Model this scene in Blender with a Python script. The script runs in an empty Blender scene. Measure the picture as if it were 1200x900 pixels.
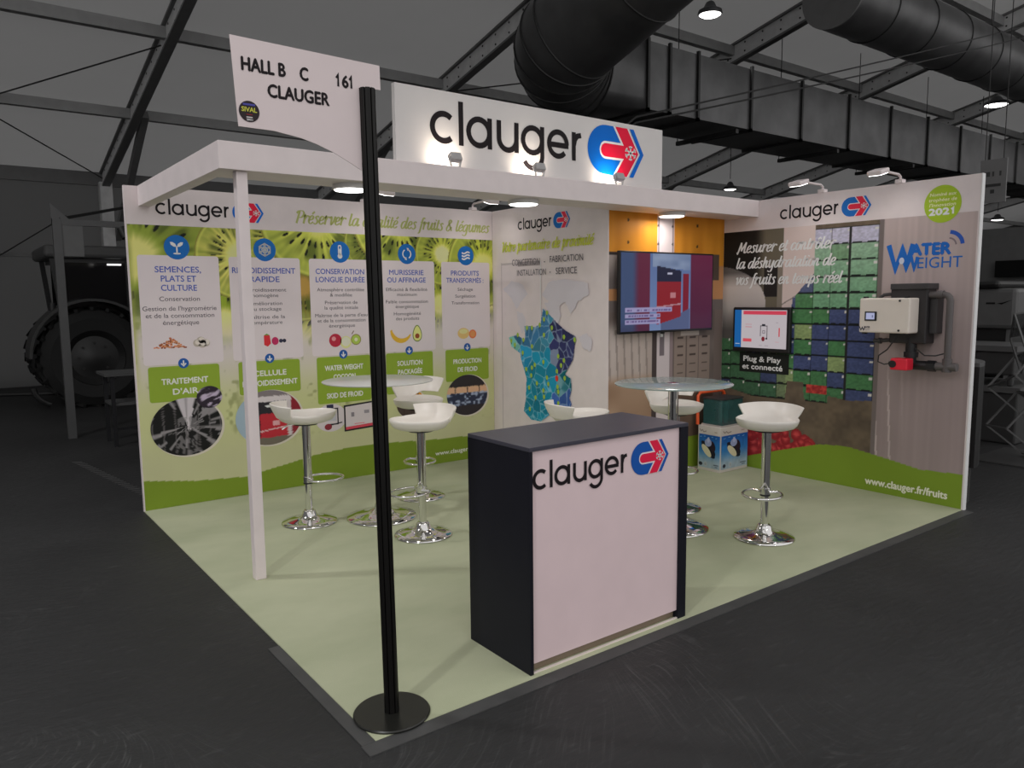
import bpy, bmesh, math, random
import numpy as np
from mathutils import Vector, Matrix

# ------------------------------------------------------------------ camera, world, light, exposure
S = bpy.context.scene
COL = S.collection
S.view_settings.view_transform = 'Standard'
S.view_settings.look = 'None'
S.view_settings.gamma = 1.0
S.view_settings.use_curve_mapping = False
S.view_settings.exposure = 0.0

cam_d = bpy.data.cameras.new('camera')
cam = bpy.data.objects.new('camera', cam_d)
COL.objects.link(cam)
_r = Vector((0.79798282, -0.60260283, -0.00965661))
_u = Vector((0.07620925, 0.08499826, 0.99346235))
_d = Vector((0.59784243, 0.79350181, -0.11375106))
cam.matrix_world = Matrix(((_r.x, _u.x, -_d.x, -1.19244862), (_r.y, _u.y, -_d.y, -2.44939572),
                           (_r.z, _u.z, -_d.z, 1.64310788), (0, 0, 0, 1)))
cam_d.sensor_width = 36.0
cam_d.lens = 892.4644 / 1200 * 36
cam_d.clip_start = 0.05
cam_d.clip_end = 300
S.camera = cam

WORLD_STRENGTH = 0.80
world = bpy.data.worlds.new('world')
S.world = world
world.use_nodes = True
_bg = world.node_tree.nodes['Background']
_bg.inputs[0].default_value = (1.0, 0.985, 0.98, 1)
_bg.inputs[1].default_value = WORLD_STRENGTH
HIGH_BAY_W = 40.0
FILL_LAMP_W = 430.0  # strength of the two unseen lamps added for light from the left
DOWNLIGHT_W = 2.1
FLOOD_W = 4.5
WALL_LAMP_W = 3.5
K = 0.50          # mean irradiance of the stand: displayed linear value / albedo

# stand dimensions (metres)
W, D, B1, A1, H = 4.929, 3.929, 3.381, 2.256, 2.5

# ------------------------------------------------------------------ materials
def s2l(c):
    c = np.asarray(c, float) / 255.0
    return np.where(c <= 0.04045, c / 12.92, ((c + 0.055) / 1.055) ** 2.4)

def alb(c, k=None):
    return np.clip(s2l(c) / (k or K), 0.0, 0.88)

MATS = {}
def mat(name, rgb, rough=0.5, metal=0.0, k=None, noise=0.06, scale=8.0, raw=False, bump=0.0, spec=0.5, trans=0.0, alpha=1.0, coat=0.0):
    if name in MATS: return MATS[name]
    m = bpy.data.materials.new(name); MATS[name] = m
    m.use_nodes = True
    nt = m.node_tree; b = nt.nodes['Principled BSDF']
    a = np.asarray(rgb, float) if raw else alb(rgb, k)
    tc = nt.nodes.new('ShaderNodeTexCoord'); nz = nt.nodes.new('ShaderNodeTexNoise')
    nz.inputs['Scale'].default_value = scale; nz.inputs['Detail'].default_value = 4
    nt.links.new(tc.outputs['Object'], nz.inputs['Vector'])
    cr = nt.nodes.new('ShaderNodeValToRGB')
    cr.color_ramp.elements[0].position = 0.3; cr.color_ramp.elements[1].position = 0.7
    lo = np.clip(a * (1 - noise), 0, 1); hi = np.clip(a * (1 + noise), 0, 1)
    cr.color_ramp.elements[0].color = (*lo, 1); cr.color_ramp.elements[1].color = (*hi, 1)
    nt.links.new(nz.outputs['Fac'], cr.inputs['Fac'])
    nt.links.new(cr.outputs['Color'], b.inputs['Base Color'])
    b.inputs['Roughness'].default_value = rough
    b.inputs['Metallic'].default_value = metal
    b.inputs['Specular IOR Level'].default_value = spec
    b.inputs['Transmission Weight'].default_value = trans
    b.inputs['Alpha'].default_value = alpha
    b.inputs['Coat Weight'].default_value = coat
    if bump:
        bp = nt.nodes.new('ShaderNodeBump'); bp.inputs['Strength'].default_value = bump
        nt.links.new(nz.outputs['Fac'], bp.inputs['Height'])
        nt.links.new(bp.outputs['Normal'], b.inputs['Normal'])
    return m

def emis(name, rgb, strength):
    if name in MATS: return MATS[name]
    m = bpy.data.materials.new(name); MATS[name] = m
    m.use_nodes = True
    b = m.node_tree.nodes['Principled BSDF']
    b.inputs['Base Color'].default_value = (0.8, 0.8, 0.8, 1)
    b.inputs['Emission Color'].default_value = (*rgb, 1)
    b.inputs['Emission Strength'].default_value = strength
    return m

def attr_mat(name, rough, emit=False, noise=0.05):
    if name in MATS: return MATS[name]
    m = bpy.data.materials.new(name); MATS[name] = m
    m.use_nodes = True
    nt = m.node_tree; b = nt.nodes['Principled BSDF']
    at = nt.nodes.new('ShaderNodeAttribute'); at.attribute_name = 'Col'
    if emit:
        b.inputs['Base Color'].default_value = (0.01, 0.01, 0.01, 1)
        nt.links.new(at.outputs['Color'], b.inputs['Emission Color'])
        b.inputs['Emission Strength'].default_value = 1.0
    else:
        tc = nt.nodes.new('ShaderNodeTexCoord'); nz = nt.nodes.new('ShaderNodeTexNoise')
        nz.inputs['Scale'].default_value = 3.0
        nt.links.new(tc.outputs['Object'], nz.inputs['Vector'])
        mr = nt.nodes.new('ShaderNodeMapRange')
        mr.inputs['To Min'].default_value = 1 - noise; mr.inputs['To Max'].default_value = 1 + noise
        nt.links.new(nz.outputs['Fac'], mr.inputs['Value'])
        mx = nt.nodes.new('ShaderNodeVectorMath'); mx.operation = 'SCALE'
        nt.links.new(at.outputs['Color'], mx.inputs[0]); nt.links.new(mr.outputs['Result'], mx.inputs['Scale'])
        nt.links.new(mx.outputs['Vector'], b.inputs['Base Color'])
    b.inputs['Roughness'].default_value = rough
    b.inputs['Specular IOR Level'].default_value = 0.12
    return m

M_PRINT = attr_mat('printed_vinyl', 0.45)
M_SCREEN = attr_mat('lit_screen', 0.25, emit=True)
M_WHITE = mat('white_panel', (172, 163, 163), 0.5, noise=0.03)
M_CHROME = mat('polished_chrome', (0.78, 0.77, 0.76), 0.07, 1.0, raw=True, noise=0.02)
M_SEAT = mat('white_plastic', (186, 172, 166), 0.3, noise=0.02)
M_BLACK = mat('black_plastic', (20, 20, 22), 0.4)
M_DARKMETAL = mat('dark_metal', (40, 40, 42), 0.45)

# ------------------------------------------------------------------ object helpers
def tag(o, label=None, cat=None, group=None, kind=None):
    if label: o['label'] = label
    if cat: o['category'] = cat
    if group: o['group'] = group
    if kind: o['kind'] = kind
    return o

def thing(name, label, cat, loc=(0, 0, 0), group=None):
    o = bpy.data.objects.new(name, None); COL.objects.link(o)
    o.empty_display_size = 0.1
    o.location = loc
    return tag(o, label, cat, group)

def root_loc(parent):
    v = Vector((0, 0, 0))
    while parent is not None:
        v += parent.location; parent = parent.parent
    return v

class MB:
    """collects shapes in world coordinates and links them as ONE mesh"""
    def __init__(s): s.bm = bmesh.new()
    def box(s, x0, y0, z0, x1, y1, z1, rot=None):
        c = Vector(((x0 + x1) / 2, (y0 + y1) / 2, (z0 + z1) / 2))
        m = Matrix.Translation(c)
        if rot is not None: m = m @ rot.to_4x4()
        m = m @ Matrix.Diagonal((abs(x1 - x0), abs(y1 - y0), abs(z1 - z0), 1))
        bmesh.ops.create_cube(s.bm, size=1, matrix=m); return s
    def bar(s, a, b, w, h=None, up=(0, 0, 1)):
        a, b = Vector(a), Vector(b); h = h or w
        d = (b - a).normalized(); upv = Vector(up)
        if abs(d.dot(upv)) > 0.98: upv = Vector((0, 1, 0))
        x = d.cross(upv).normalized(); z = x.cross(d)
        m = Matrix(((x.x, d.x, z.x, 0), (x.y, d.y, z.y, 0), (x.z, d.z, z.z, 0), (0, 0, 0, 1)))
        m = Matrix.Translation((a + b) / 2) @ m @ Matrix.Diagonal((w, (b - a).length, h, 1))
        bmesh.ops.create_cube(s.bm, size=1, matrix=m); return s
    def cyl(s, a, b, r, r2=None, seg=24):
        a, b = Vector(a), Vector(b); d = b - a
        m = Matrix.Translation((a + b) / 2) @ d.to_track_quat('Z', 'Y').to_matrix().to_4x4()
        bmesh.ops.create_cone(s.bm, cap_ends=True, segments=seg, radius1=r, radius2=r if r2 is None else r2, depth=d.length, matrix=m); return s
    def sphere(s, c, r, seg=16, scale=(1, 1, 1)):
        bmesh.ops.create_uvsphere(s.bm, u_segments=seg, v_segments=seg // 2, radius=r, matrix=Matrix.Translation(c) @ Matrix.Diagonal((*scale, 1))); return s
    def lathe(s, prof, c=(0, 0, 0), seg=48, caps=True):
        rings = []
        for r, z in prof:
            rings.append([s.bm.verts.new((c[0] + r * math.cos(2 * math.pi * i / seg), c[1] + r * math.sin(2 * math.pi * i / seg), c[2] + z)) for i in range(seg)])
        for a, b in zip(rings, rings[1:]):
            for i in range(seg):
                j = (i + 1) % seg
                s.bm.faces.new((a[i], a[j], b[j], b[i]))
        if caps: s.bm.faces.new(rings[0][::-1]); s.bm.faces.new(rings[-1])
        return s
    def tube(s, path, r, seg=10, closed=False):
        P = [Vector(p) for p in path]; n = len(P); rings = []
        prev = None
        rr = r if hasattr(r, '__len__') else [r] * n
        for i, p in enumerate(P):
            if closed: t = P[(i + 1) % n] - P[i - 1]
            else: t = P[min(i + 1, n - 1)] - P[max(i - 1, 0)]
            t.normalize()
            if prev is None:
                x = t.orthogonal().normalized()
            else:
                x = (prev - t * prev.dot(t)).normalized()
            prev = x; y = t.cross(x)
            rings.append([s.bm.verts.new(p + (x * math.cos(2 * math.pi * k / seg) + y * math.sin(2 * math.pi * k / seg)) * rr[i]) for k in range(seg)])
        for i in range(n if closed else n - 1):
            a, b = rings[i], rings[(i + 1) % n]
            for k in range(seg):
                j = (k + 1) % seg
                s.bm.faces.new((a[k], a[j], b[j], b[k]))
        if not closed:
            s.bm.faces.new(rings[0][::-1]); s.bm.faces.new(rings[-1])
        return s
    def prism(s, poly, axis, a, b):
        """polygon extruded along an axis ('x','y','z') from a to b"""
        def P(u, v, w): return {'x': (w, u, v), 'y': (u, w, v), 'z': (u, v, w)}[axis]
        lo = [s.bm.verts.new(P(u, v, a)) for u, v in poly]; hi = [s.bm.verts.new(P(u, v, b)) for u, v in poly]
        s.bm.faces.new(lo); s.bm.faces.new(hi)
        n = len(poly)
        for i in range(n):
            j = (i + 1) % n
            s.bm.faces.new((lo[i], lo[j], hi[j], hi[i]))
        return s
    def rot(s, c, axis, ang):
        bmesh.ops.rotate(s.bm, cent=c, matrix=Matrix.Rotation(ang, 3, axis), verts=s.bm.verts); return s
    def build(s, name, m, parent=None, smooth=False, bevel=0.0, bseg=2, auto=None):
        bmesh.ops.recalc_face_normals(s.bm, faces=s.bm.faces)
        me = bpy.data.meshes.new(name)
        off = root_loc(parent)
        if off.length: bmesh.ops.translate(s.bm, vec=-off, verts=s.bm.verts)
        if smooth:
            for f in s.bm.faces: f.smooth = True
            for e in s.bm.edges:
                if len(e.link_faces) == 2 and e.calc_face_angle(0) > math.radians(auto or 40): e.smooth = False
        s.bm.to_mesh(me); s.bm.free()
        o = bpy.data.objects.new(name, me); COL.objects.link(o)
        o.data.materials.append(m)
        if parent: o.parent = parent
        if bevel:
            bv = o.modifiers.new('bevel', 'BEVEL'); bv.width = bevel; bv.segments = bseg; bv.limit_method = 'ANGLE'
            bv.angle_limit = math.radians(50)
        return o

def struct(o): o['kind'] = 'structure'; return o

def dup(root, loc, rz, label, group=None):
    r = root.copy(); COL.objects.link(r); r.location = loc; r.rotation_euler = (0, 0, rz)
    r['label'] = label
    if group: r['group'] = group
    for ch in list(root.children):
        c = ch.copy(); COL.objects.link(c); c.parent = r
        for g in list(ch.children):
            q = g.copy(); COL.objects.link(q); q.parent = c
    return r

# ------------------------------------------------------------------ printed graphics
class Frame:
    def __init__(s, O, U, V): s.O = np.array(O, float); s.U = np.array(U, float); s.V = np.array(V, float); s.N = np.cross(s.U, s.V)
    def pts(s, u, v, l): return s.O + np.outer(u, s.U) + np.outer(v, s.V) + np.outer(l, s.N)

def make_mesh(name, verts, faces, cols, material, parent, smooth=False):
    off = np.array(root_loc(parent))
    me = bpy.data.meshes.new(name)
    me.from_pydata((np.asarray(verts) - off).tolist(), [], faces)
    at = me.attributes.new('Col', 'FLOAT_COLOR', 'POINT')
    c = np.ones((len(verts), 4)); c[:, :3] = cols
    at.data.foreach_set('color', c.astype(np.float32).ravel())
    me.materials.append(material)
    o = bpy.data.objects.new(name, me); COL.objects.link(o)
    if parent: o.parent = parent
    return o

_tc = {}
def text_mesh(s, bold=0.0, shear=0.0, space=1.0, res=3):
    key = (s, bold, shear, space, res)
    if key in _tc: return _tc[key]
    cu = bpy.data.curves.new('t', 'FONT'); cu.body = s; cu.size = 1.0; cu.offset = bold; cu.shear = shear
    cu.space_character = space; cu.resolution_u = res; cu.fill_mode = 'FRONT' if False else 'BOTH'
    ob = bpy.data.objects.new('t', cu); COL.objects.link(ob)
    dg = bpy.context.evaluated_depsgraph_get()
    me = bpy.data.meshes.new_from_object(ob.evaluated_get(dg))
    n = len(me.vertices); v = np.zeros(n * 3); me.vertices.foreach_get('co', v); v = v.reshape(-1, 3)[:, :2]
    f = [tuple(p.vertices) for p in me.polygons]
    bpy.data.objects.remove(ob); bpy.data.curves.remove(cu); bpy.data.meshes.remove(me)
    _tc[key] = (v, f); return v, f

CAP = None
class Print:
    """flat printed shapes on a frame; l = layer height in millimetres"""
    def __init__(s, fr, emit=False, k=None): s.fr = fr; s.v = []; s.f = []; s.c = []; s.n = 0; s.emit = emit; s.k = k
    def col(s, c): return s2l(c) if s.emit else alb(c, s.k)
    def add(s, uv, faces, c, l):
        uv = np.asarray(uv, float)
        s.v.append(s.fr.pts(uv[:, 0], uv[:, 1], np.full(len(uv), l / 1000.0)))
        s.f += [tuple(i + s.n for i in f) for f in faces]
        s.c.append(np.tile(s.col(c), (len(uv), 1))); s.n += len(uv); return s
    def poly(s, uv, c, l): return s.add(uv, [tuple(range(len(uv)))], c, l)
    def rect(s, u0, v0, u1, v1, c, l, r=0.0):
        if r <= 0: return s.poly([(u0, v0), (u1, v0), (u1, v1), (u0, v1)], c, l)
        p = []
        for cx, cy, a0 in ((u1 - r, v0 + r, -90), (u1 - r, v1 - r, 0), (u0 + r, v1 - r, 90), (u0 + r, v0 + r, 180)):
            for k in range(6):
                a = math.radians(a0 + k * 18); p.append((cx + r * math.cos(a), cy + r * math.sin(a)))
        return s.poly(p, c, l)
    def disc(s, u, v, r, c, l, rv=None, seg=32, a0=0, a1=360):
        rv = rv or r
        return s.poly([(u + r * math.cos(math.radians(a0 + (a1 - a0) * i / seg)), v + rv * math.sin(math.radians(a0 + (a1 - a0) * i / seg))) for i in range(seg + (0 if a1 - a0 == 360 else 1))], c, l)
    def stroke(s, path, w, c, l, closed=False, cap=False):
        P = np.asarray(path, float); n = len(P); L = []; R = []
        ww = w if hasattr(w, '__len__') else [w] * n
        for i in range(n):
            a = P[i] - P[i - 1] if (i > 0 or closed) else P[1] - P[0]
            b = P[(i + 1) % n] - P[i] if (i < n - 1 or closed) else P[-1] - P[-2]
            a = a / (np.linalg.norm(a) + 1e-9); b = b / (np.linalg.norm(b) + 1e-9)
            na = np.array([-a[1], a[0]]); nb = np.array([-b[1], b[0]]); m = na + nb
            m = m / (np.linalg.norm(m) + 1e-9); k = 1 / max(0.4, m @ na)
            L.append(P[i] + m * ww[i] / 2 * k); R.append(P[i] - m * ww[i] / 2 * k)
        uv = L + R; f = []
        for i in range(n if closed else n - 1):
            j = (i + 1) % n; f.append((n + i, n + j, j, i))
        s.add(uv, f, c, l)
        if cap:
            s.disc(P[0][0], P[0][1], ww[0] / 2, c, l, seg=12); s.disc(P[-1][0], P[-1][1], ww[-1] / 2, c, l, seg=12)
        return s
    def text(s, t, u0, v0, h, c, l, w=None, align='l', bold=0.0, shear=0.0, space=1.0, sx=1.0):
        """baseline v0, cap height h, optional exact width w"""
        global CAP
        if bold > 0:
            d = bold * h
            for j, (a, b) in enumerate(((0, 0), (-d, 0), (d, 0), (0, -d), (0, d))): s.text(t, u0 + a, v0 + b, h, c, l + 0.06 * j, w, align, 0.0, shear, space, sx)
            return s
        if CAP is None: CAP = text_mesh('H')[0][:, 1].max()
        v, f = text_mesh(t, bold, shear, space)
        if not len(v): return s
        sy = h / CAP; x0, x1 = v[:, 0].min(), v[:, 0].max()
        k = w / (x1 - x0) if w else sy * sx
        off = {'l': 0, 'c': (x1 - x0) * k / 2, 'r': (x1 - x0) * k}[align]
        uv = np.stack([u0 - off + (v[:, 0] - x0) * k, v0 + v[:, 1] * sy], 1)
        return s.add(uv, f, c, l)
    def build(s, name, parent, material=None):
        return make_mesh(name, np.concatenate(s.v), s.f, np.concatenate(s.c), material or (M_SCREEN if s.emit else M_PRINT), parent)

def raster(fr, u0, u1, v0, v1, step, fn, name, parent, l, mask=None, emit=False, k=None):
    """a printed picture: fine grid whose ink colours come from fn(u, v) -> sRGB 0..255"""
    nu = max(2, int(round((u1 - u0) / step)) + 1); nv = max(2, int(round((v1 - v0) / step)) + 1)
    uu, vv = np.meshgrid(np.linspace(u0, u1, nu), np.linspace(v0, v1, nv))
    u = uu.ravel(); v = vv.ravel()
    c = np.clip(fn(u, v), 0, 255); c = s2l(c) if emit else alb(c, k)
    P = fr.pts(u, v, np.full(len(u), l / 1000.0))
    i = np.arange(nv - 1)[:, None] * nu + np.arange(nu - 1)[None, :]
    f = np.stack([i, i + 1, i + nu + 1, i + nu], -1).reshape(-1, 4)
    if mask is not None:
        m = mask(u, v); keep = m[f].all(1); f = f[keep]
        used = np.unique(f); mp = np.full(len(u), -1); mp[used] = np.arange(len(used)); f = mp[f]; P = P[used]; c = c[used]
    return make_mesh(name, P, [tuple(q) for q in f.tolist()], c, M_SCREEN if emit else M_PRINT, parent)

def raster_disc(fr, cu, cv, ru, rv, fn, name, parent, l, nr=26, na=84, k=None):
    """round printed picture; fn gets coordinates in -1..1"""
    r = np.linspace(0, 1, nr)[1:]; a = np.linspace(0, 2 * np.pi, na, endpoint=False)
    R, A = np.meshgrid(r, a, indexing='ij')
    x = np.concatenate([[0], (R * np.cos(A)).ravel()]); y = np.concatenate([[0], (R * np.sin(A)).ravel()])
    c = alb(np.clip(fn(x, y), 0, 255), k)
    P = fr.pts(cu + x * ru, cv + y * rv, np.full(len(x), l / 1000.0))
    f = [(0, 1 + i, 1 + (i + 1) % na) for i in range(na)]
    for q in range(nr - 2):
        b = 1 + q * na
        f += [(b + i, b + na + i, b + na + (i + 1) % na, b + (i + 1) % na) for i in range(na)]
    return make_mesh(name, P, f, c, M_PRINT, parent)

def mix(a, b, t):
    a = np.asarray(a, float); b = np.asarray(b, float); t = np.asarray(t)[..., None]
    return a * (1 - t) + b * t
def sstep(a, b, x): t = np.clip((x - a) / (b - a), 0, 1); return t * t * (3 - 2 * t)
def hsh(a, b=0.0): return np.mod(np.sin(np.asarray(a) * 127.1 + np.asarray(b) * 311.7) * 43758.5453, 1.0)
def vnoise(x, y):
    xi = np.floor(x); yi = np.floor(y); fx = x - xi; fy = y - yi
    fx = fx * fx * (3 - 2 * fx); fy = fy * fy * (3 - 2 * fy)
    return (hsh(xi, yi) * (1 - fx) + hsh(xi + 1, yi) * fx) * (1 - fy) + (hsh(xi, yi + 1) * (1 - fx) + hsh(xi + 1, yi + 1) * fx) * fy

def arc(cx, cy, r, a0, a1, n=24): return [(cx + r * math.cos(math.radians(a0 + (a1 - a0) * i / n)), cy + r * math.sin(math.radians(a0 + (a1 - a0) * i / n))) for i in range(n + 1)]

INK = (24, 20, 22); LBLUE = (22, 82, 158); LRED = (198, 30, 52); PAPER = (176, 167, 169)
def wordmark(p, u, v, xh, c=INK, l=2.0):
    w = 0.185; T = lambda path: [(u + x * xh, v + y * xh) for x, y in path]; n_ = [0]
    def st(path, closed=False):
        n_[0] += 1; p.stroke(T(path), w * xh, c, l + 0.12 * n_[0], closed)
    st(arc(0.50, 0.5, 0.418, 48, 312))
    st([(1.16, 0), (1.16, 1.38)])
    st(arc(1.87, 0.5, 0.418, 0, 360)[:-1], True); st([(2.30, 0), (2.30, 1)])
    st([(2.68, 1)] + arc(3.05, 0.43, 0.37, 180, 360, 16)); st([(3.42, 0), (3.42, 1)])
    st(arc(4.12, 0.5, 0.418, 0, 360)[:-1], True); st([(4.55, 1)] + arc(4.13, -0.02, 0.42, 0, -150, 18))
    st(arc(5.28, 0.5, 0.418, -42, -360, 30)); st([(4.88, 0.47), (5.77, 0.47)])
    st([(6.03, 0), (6.03, 1)]); st([(6.04, 0.55), (6.09, 0.75), (6.2, 0.88), (6.38, 0.92)])

def emblem(p, u, v, w, h, l=2.0, blue=LBLUE, red=LRED, paper=PAPER):
    """blue rounded body, red arrow with snow star, blue chevron; v = centre"""
    T = lambda path: [(u + x * w, v + y * h / 2) for x, y in path]
    body = [(0.31 + 0.31 * math.cos(math.radians(a)), math.sin(math.radians(a))) for a in range(90, 271, 10)]
    p.poly(T([(0.44, 1.0)] + body + [(0.44, -1.0), (0.66, 0.0)]), blue, l)
    bar = [(0.215 + 0.1 * math.cos(math.radians(a)) + 0.09, 0.36 * math.sin(math.radians(a))) for a in range(90, 271, 15)]
    p.poly(T([(0.62, 0.36)] + bar + [(0.62, -0.36)]), paper, l + 0.4)
    p.poly(T([(0.44, 1.0), (0.71, 1.0), (0.925, 0), (0.71, -1.0), (0.44, -1.0), (0.655, 0)]), paper, l + 0.5)
    bar = [(0.315 + 0.09 * math.cos(math.radians(a)), 0.27 * math.sin(math.radians(a))) for a in range(90, 271, 15)]
    p.poly(T([(0.70, 0.27)] + bar + [(0.70, -0.27)]), red, l + 0.9)
    p.poly(T([(0.475, 1.0), (0.69, 1.0), (0.90, 0), (0.69, -1.0), (0.475, -1.0), (0.69, 0)]), red, l + 1.0)
    p.poly(T([(0.735, 1.0), (0.81, 1.0), (1.0, 0), (0.81, -1.0), (0.735, -1.0), (0.93, 0)]), blue, l + 1.0)
    for k in range(3):
        a = math.radians(60 * k + 90); dx, dy = 0.105 * math.cos(a), 0.30 * math.sin(a)
        p.stroke(T([(0.755 - dx, -dy), (0.755 + dx, dy)]), 0.022 * w, (225, 215, 218), l + 1.5)
    for k in range(6):
        a = math.radians(60 * k + 90)
        q = (0.755 + 0.07 * math.cos(a), 0.20 * math.sin(a))
        for sgn in (-1, 1):
            b = a + sgn * math.radians(50)
            p.stroke(T([q, (q[0] + 0.04 * math.cos(b), q[1] + 0.115 * math.sin(b))]), 0.014 * w, (225, 215, 218), l + 1.5)

def logo(p, u0, u1, base, l=2.0, **kw):
    """word from u0 to u1 on baseline, emblem behind it"""
    xh = (u1 - u0) / 6.38
    wordmark(p, u0, base, xh, l=l)
    emblem(p, u1 + 0.33 * xh, base + 0.55 * xh, 2.95 * xh, 1.8 * xh, l=l, **kw)

F_LEFT = Frame((0, D, 0), (1, 0, 0), (0, 0, 1))
F_MAP = Frame((B1, 0, 0), (0, -1, 0), (0, 0, 1))
F_TV = Frame((0, A1, 0), (1, 0, 0), (0, 0, 1))
F_RIGHT = Frame((W, 0, 0), (0, -1, 0), (0, 0, 1))
GREEN = (96, 114, 36); LGREEN = (112, 132, 44)


# ================================================================== the hall (tent)
YW, EAVE, SL = 15.0, 4.2, 0.2317
def roof_z(y): return EAVE + SL * (YW - y)
M_FLOOR = bpy.data.materials.new('dark_asphalt'); M_FLOOR.use_nodes = True
_nt = M_FLOOR.node_tree; _b = _nt.nodes['Principled BSDF']
_tc0 = _nt.nodes.new('ShaderNodeTexCoord')
def _noise(sc, det, stretch=None):
    n = _nt.nodes.new('ShaderNodeTexNoise'); n.inputs['Scale'].default_value = sc; n.inputs['Detail'].default_value = det
    if stretch:
        mp = _nt.nodes.new('ShaderNodeMapping'); mp.inputs['Scale'].default_value = stretch; mp.inputs['Rotation'].default_value = (0, 0, 0.6)
        _nt.links.new(_tc0.outputs['Object'], mp.inputs['Vector']); _nt.links.new(mp.outputs['Vector'], n.inputs['Vector'])
    else: _nt.links.new(_tc0.outputs['Object'], n.inputs['Vector'])
    return n
_n1 = _noise(0.7, 5); _n2 = _noise(9, 8, (1, 3.0, 1)); _n3 = _noise(60, 3)
_cr = _nt.nodes.new('ShaderNodeValToRGB'); _cr.color_ramp.elements[0].position = 0.3; _cr.color_ramp.elements[1].position = 0.75
_cr.color_ramp.elements[0].color = (0.026, 0.026, 0.0265, 1); _cr.color_ramp.elements[1].color = (0.039, 0.039, 0.0395, 1)
_nt.links.new(_n1.outputs['Fac'], _cr.inputs['Fac'])
_cr2 = _nt.nodes.new('ShaderNodeValToRGB'); _cr2.color_ramp.elements[0].position = 0.62; _cr2.color_ramp.elements[1].position = 0.8
_cr2.color_ramp.elements[0].color = (1, 1, 1, 1); _cr2.color_ramp.elements[1].color = (1.7, 1.7, 1.7, 1)
_nt.links.new(_n2.outputs['Fac'], _cr2.inputs['Fac'])
_mul = _nt.nodes.new('ShaderNodeMix'); _mul.data_type = 'RGBA'; _mul.blend_type = 'MULTIPLY'; _mul.inputs[0].default_value = 1
_nt.links.new(_cr.outputs['Color'], _mul.inputs[6]); _nt.links.new(_cr2.outputs['Color'], _mul.inputs[7])
_nt.links.new(_mul.outputs[2], _b.inputs['Base Color'])
_b.inputs['Roughness'].default_value = 0.55; _b.inputs['Specular IOR Level'].default_value = 0.22
# curved trowel scratches: stretched noise turned by a slow noise, only in patches
_vr = _nt.nodes.new('ShaderNodeVectorRotate'); _vr.rotation_type = 'Z_AXIS'
_na = _noise(0.55, 1.5); _ma = _nt.nodes.new('ShaderNodeMath'); _ma.operation = 'MULTIPLY'; _ma.inputs[1].default_value = 9.0
_nt.links.new(_na.outputs['Fac'], _ma.inputs[0]); _nt.links.new(_tc0.outputs['Object'], _vr.inputs['Vector']); _nt.links.new(_ma.outputs[0], _vr.inputs['Angle'])
_mp = _nt.nodes.new('ShaderNodeMapping'); _mp.inputs['Scale'].default_value = (3.5, 75, 1); _nt.links.new(_vr.outputs['Vector'], _mp.inputs['Vector'])
_ns = _nt.nodes.new('ShaderNodeTexNoise'); _ns.inputs['Scale'].default_value = 1.0; _ns.inputs['Detail'].default_value = 5; _ns.inputs['Roughness'].default_value = 0.65; _nt.links.new(_mp.outputs['Vector'], _ns.inputs['Vector'])
_r1 = _nt.nodes.new('ShaderNodeMapRange'); _r1.inputs['From Min'].default_value = 0.53; _r1.inputs['From Max'].default_value = 0.70; _nt.links.new(_ns.outputs['Fac'], _r1.inputs['Value'])
_np = _noise(1.1, 3); _r2 = _nt.nodes.new('ShaderNodeMapRange'); _r2.inputs['From Min'].default_value = 0.47; _r2.inputs['From Max'].default_value = 0.66; _nt.links.new(_np.outputs['Fac'], _r2.inputs['Value'])
_mm = _nt.nodes.new('ShaderNodeMath'); _mm.operation = 'MULTIPLY'; _nt.links.new(_r1.outputs['Result'], _mm.inputs[0]); _nt.links.new(_r2.outputs['Result'], _mm.inputs[1])
_mx = _nt.nodes.new('ShaderNodeMix'); _mx.data_type = 'RGBA'; _mx.inputs[7].default_value = (0.085, 0.085, 0.085, 1); _nt.links.new(_mul.outputs[2], _mx.inputs[6]); _nt.links.new(_mm.outputs[0], _mx.inputs[0])
_nt.links.new(_mx.outputs[2], _b.inputs['Base Color'])
_bp = _nt.nodes.new('ShaderNodeBump'); _bp.inputs['Strength'].default_value = 0.35; _bp.inputs['Distance'].default_value = 0.02
_nt.links.new(_n2.outputs['Fac'], _bp.inputs['Height']); _nt.links.new(_bp.outputs['Normal'], _b.inputs['Normal'])

struct(MB().box(-16, -12, -0.10, 40, 15.3, -0.004).build('floor', M_FLOOR))
def membrane(name, refl, through, scale):
    m = mat(name, (refl, refl, refl), 0.8, raw=True, noise=0.06, scale=scale, spec=0.1)
    nt = m.node_tree; b = nt.nodes['Principled BSDF']; tr = nt.nodes.new('ShaderNodeBsdfTranslucent'); tr.inputs['Color'].default_value = (through, through, through, 1)
    ad = nt.nodes.new('ShaderNodeAddShader'); nt.links.new(b.outputs[0], ad.inputs[0]); nt.links.new(tr.outputs[0], ad.inputs[1])
    nt.links.new(ad.outputs[0], nt.nodes['Material Output'].inputs['Surface']); return m
M_ROOF = membrane('grey_membrane', 0.30, 0.115, 0.6)
M_TENTWALL = membrane('dark_grey_membrane', 0.05, 0.030, 0.5)
M_ALU = mat('dull_aluminium', (0.62, 0.62, 0.62), 0.6, 0.0, raw=True, noise=0.08)
M_ALUD = mat('dark_aluminium', (0.15, 0.15, 0.15), 0.6, 0.0, raw=True)
M_CABLE = mat('black_steel_cable', (0.012, 0.012, 0.012), 0.5, raw=True)
def sheet(name, pts, m):
    me = bpy.data.meshes.new(name); me.from_pydata(pts, [], [(0, 1, 2, 3)]); me.materials.append(m); o = bpy.data.objects.new(name, me); COL.objects.link(o); return struct(o)
sheet('ceiling', [(-16, 15.1, roof_z(15.1)), (40, 15.1, roof_z(15.1)), (40, 0, roof_z(0)), (-16, 0, roof_z(0))], M_ROOF)
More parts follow.
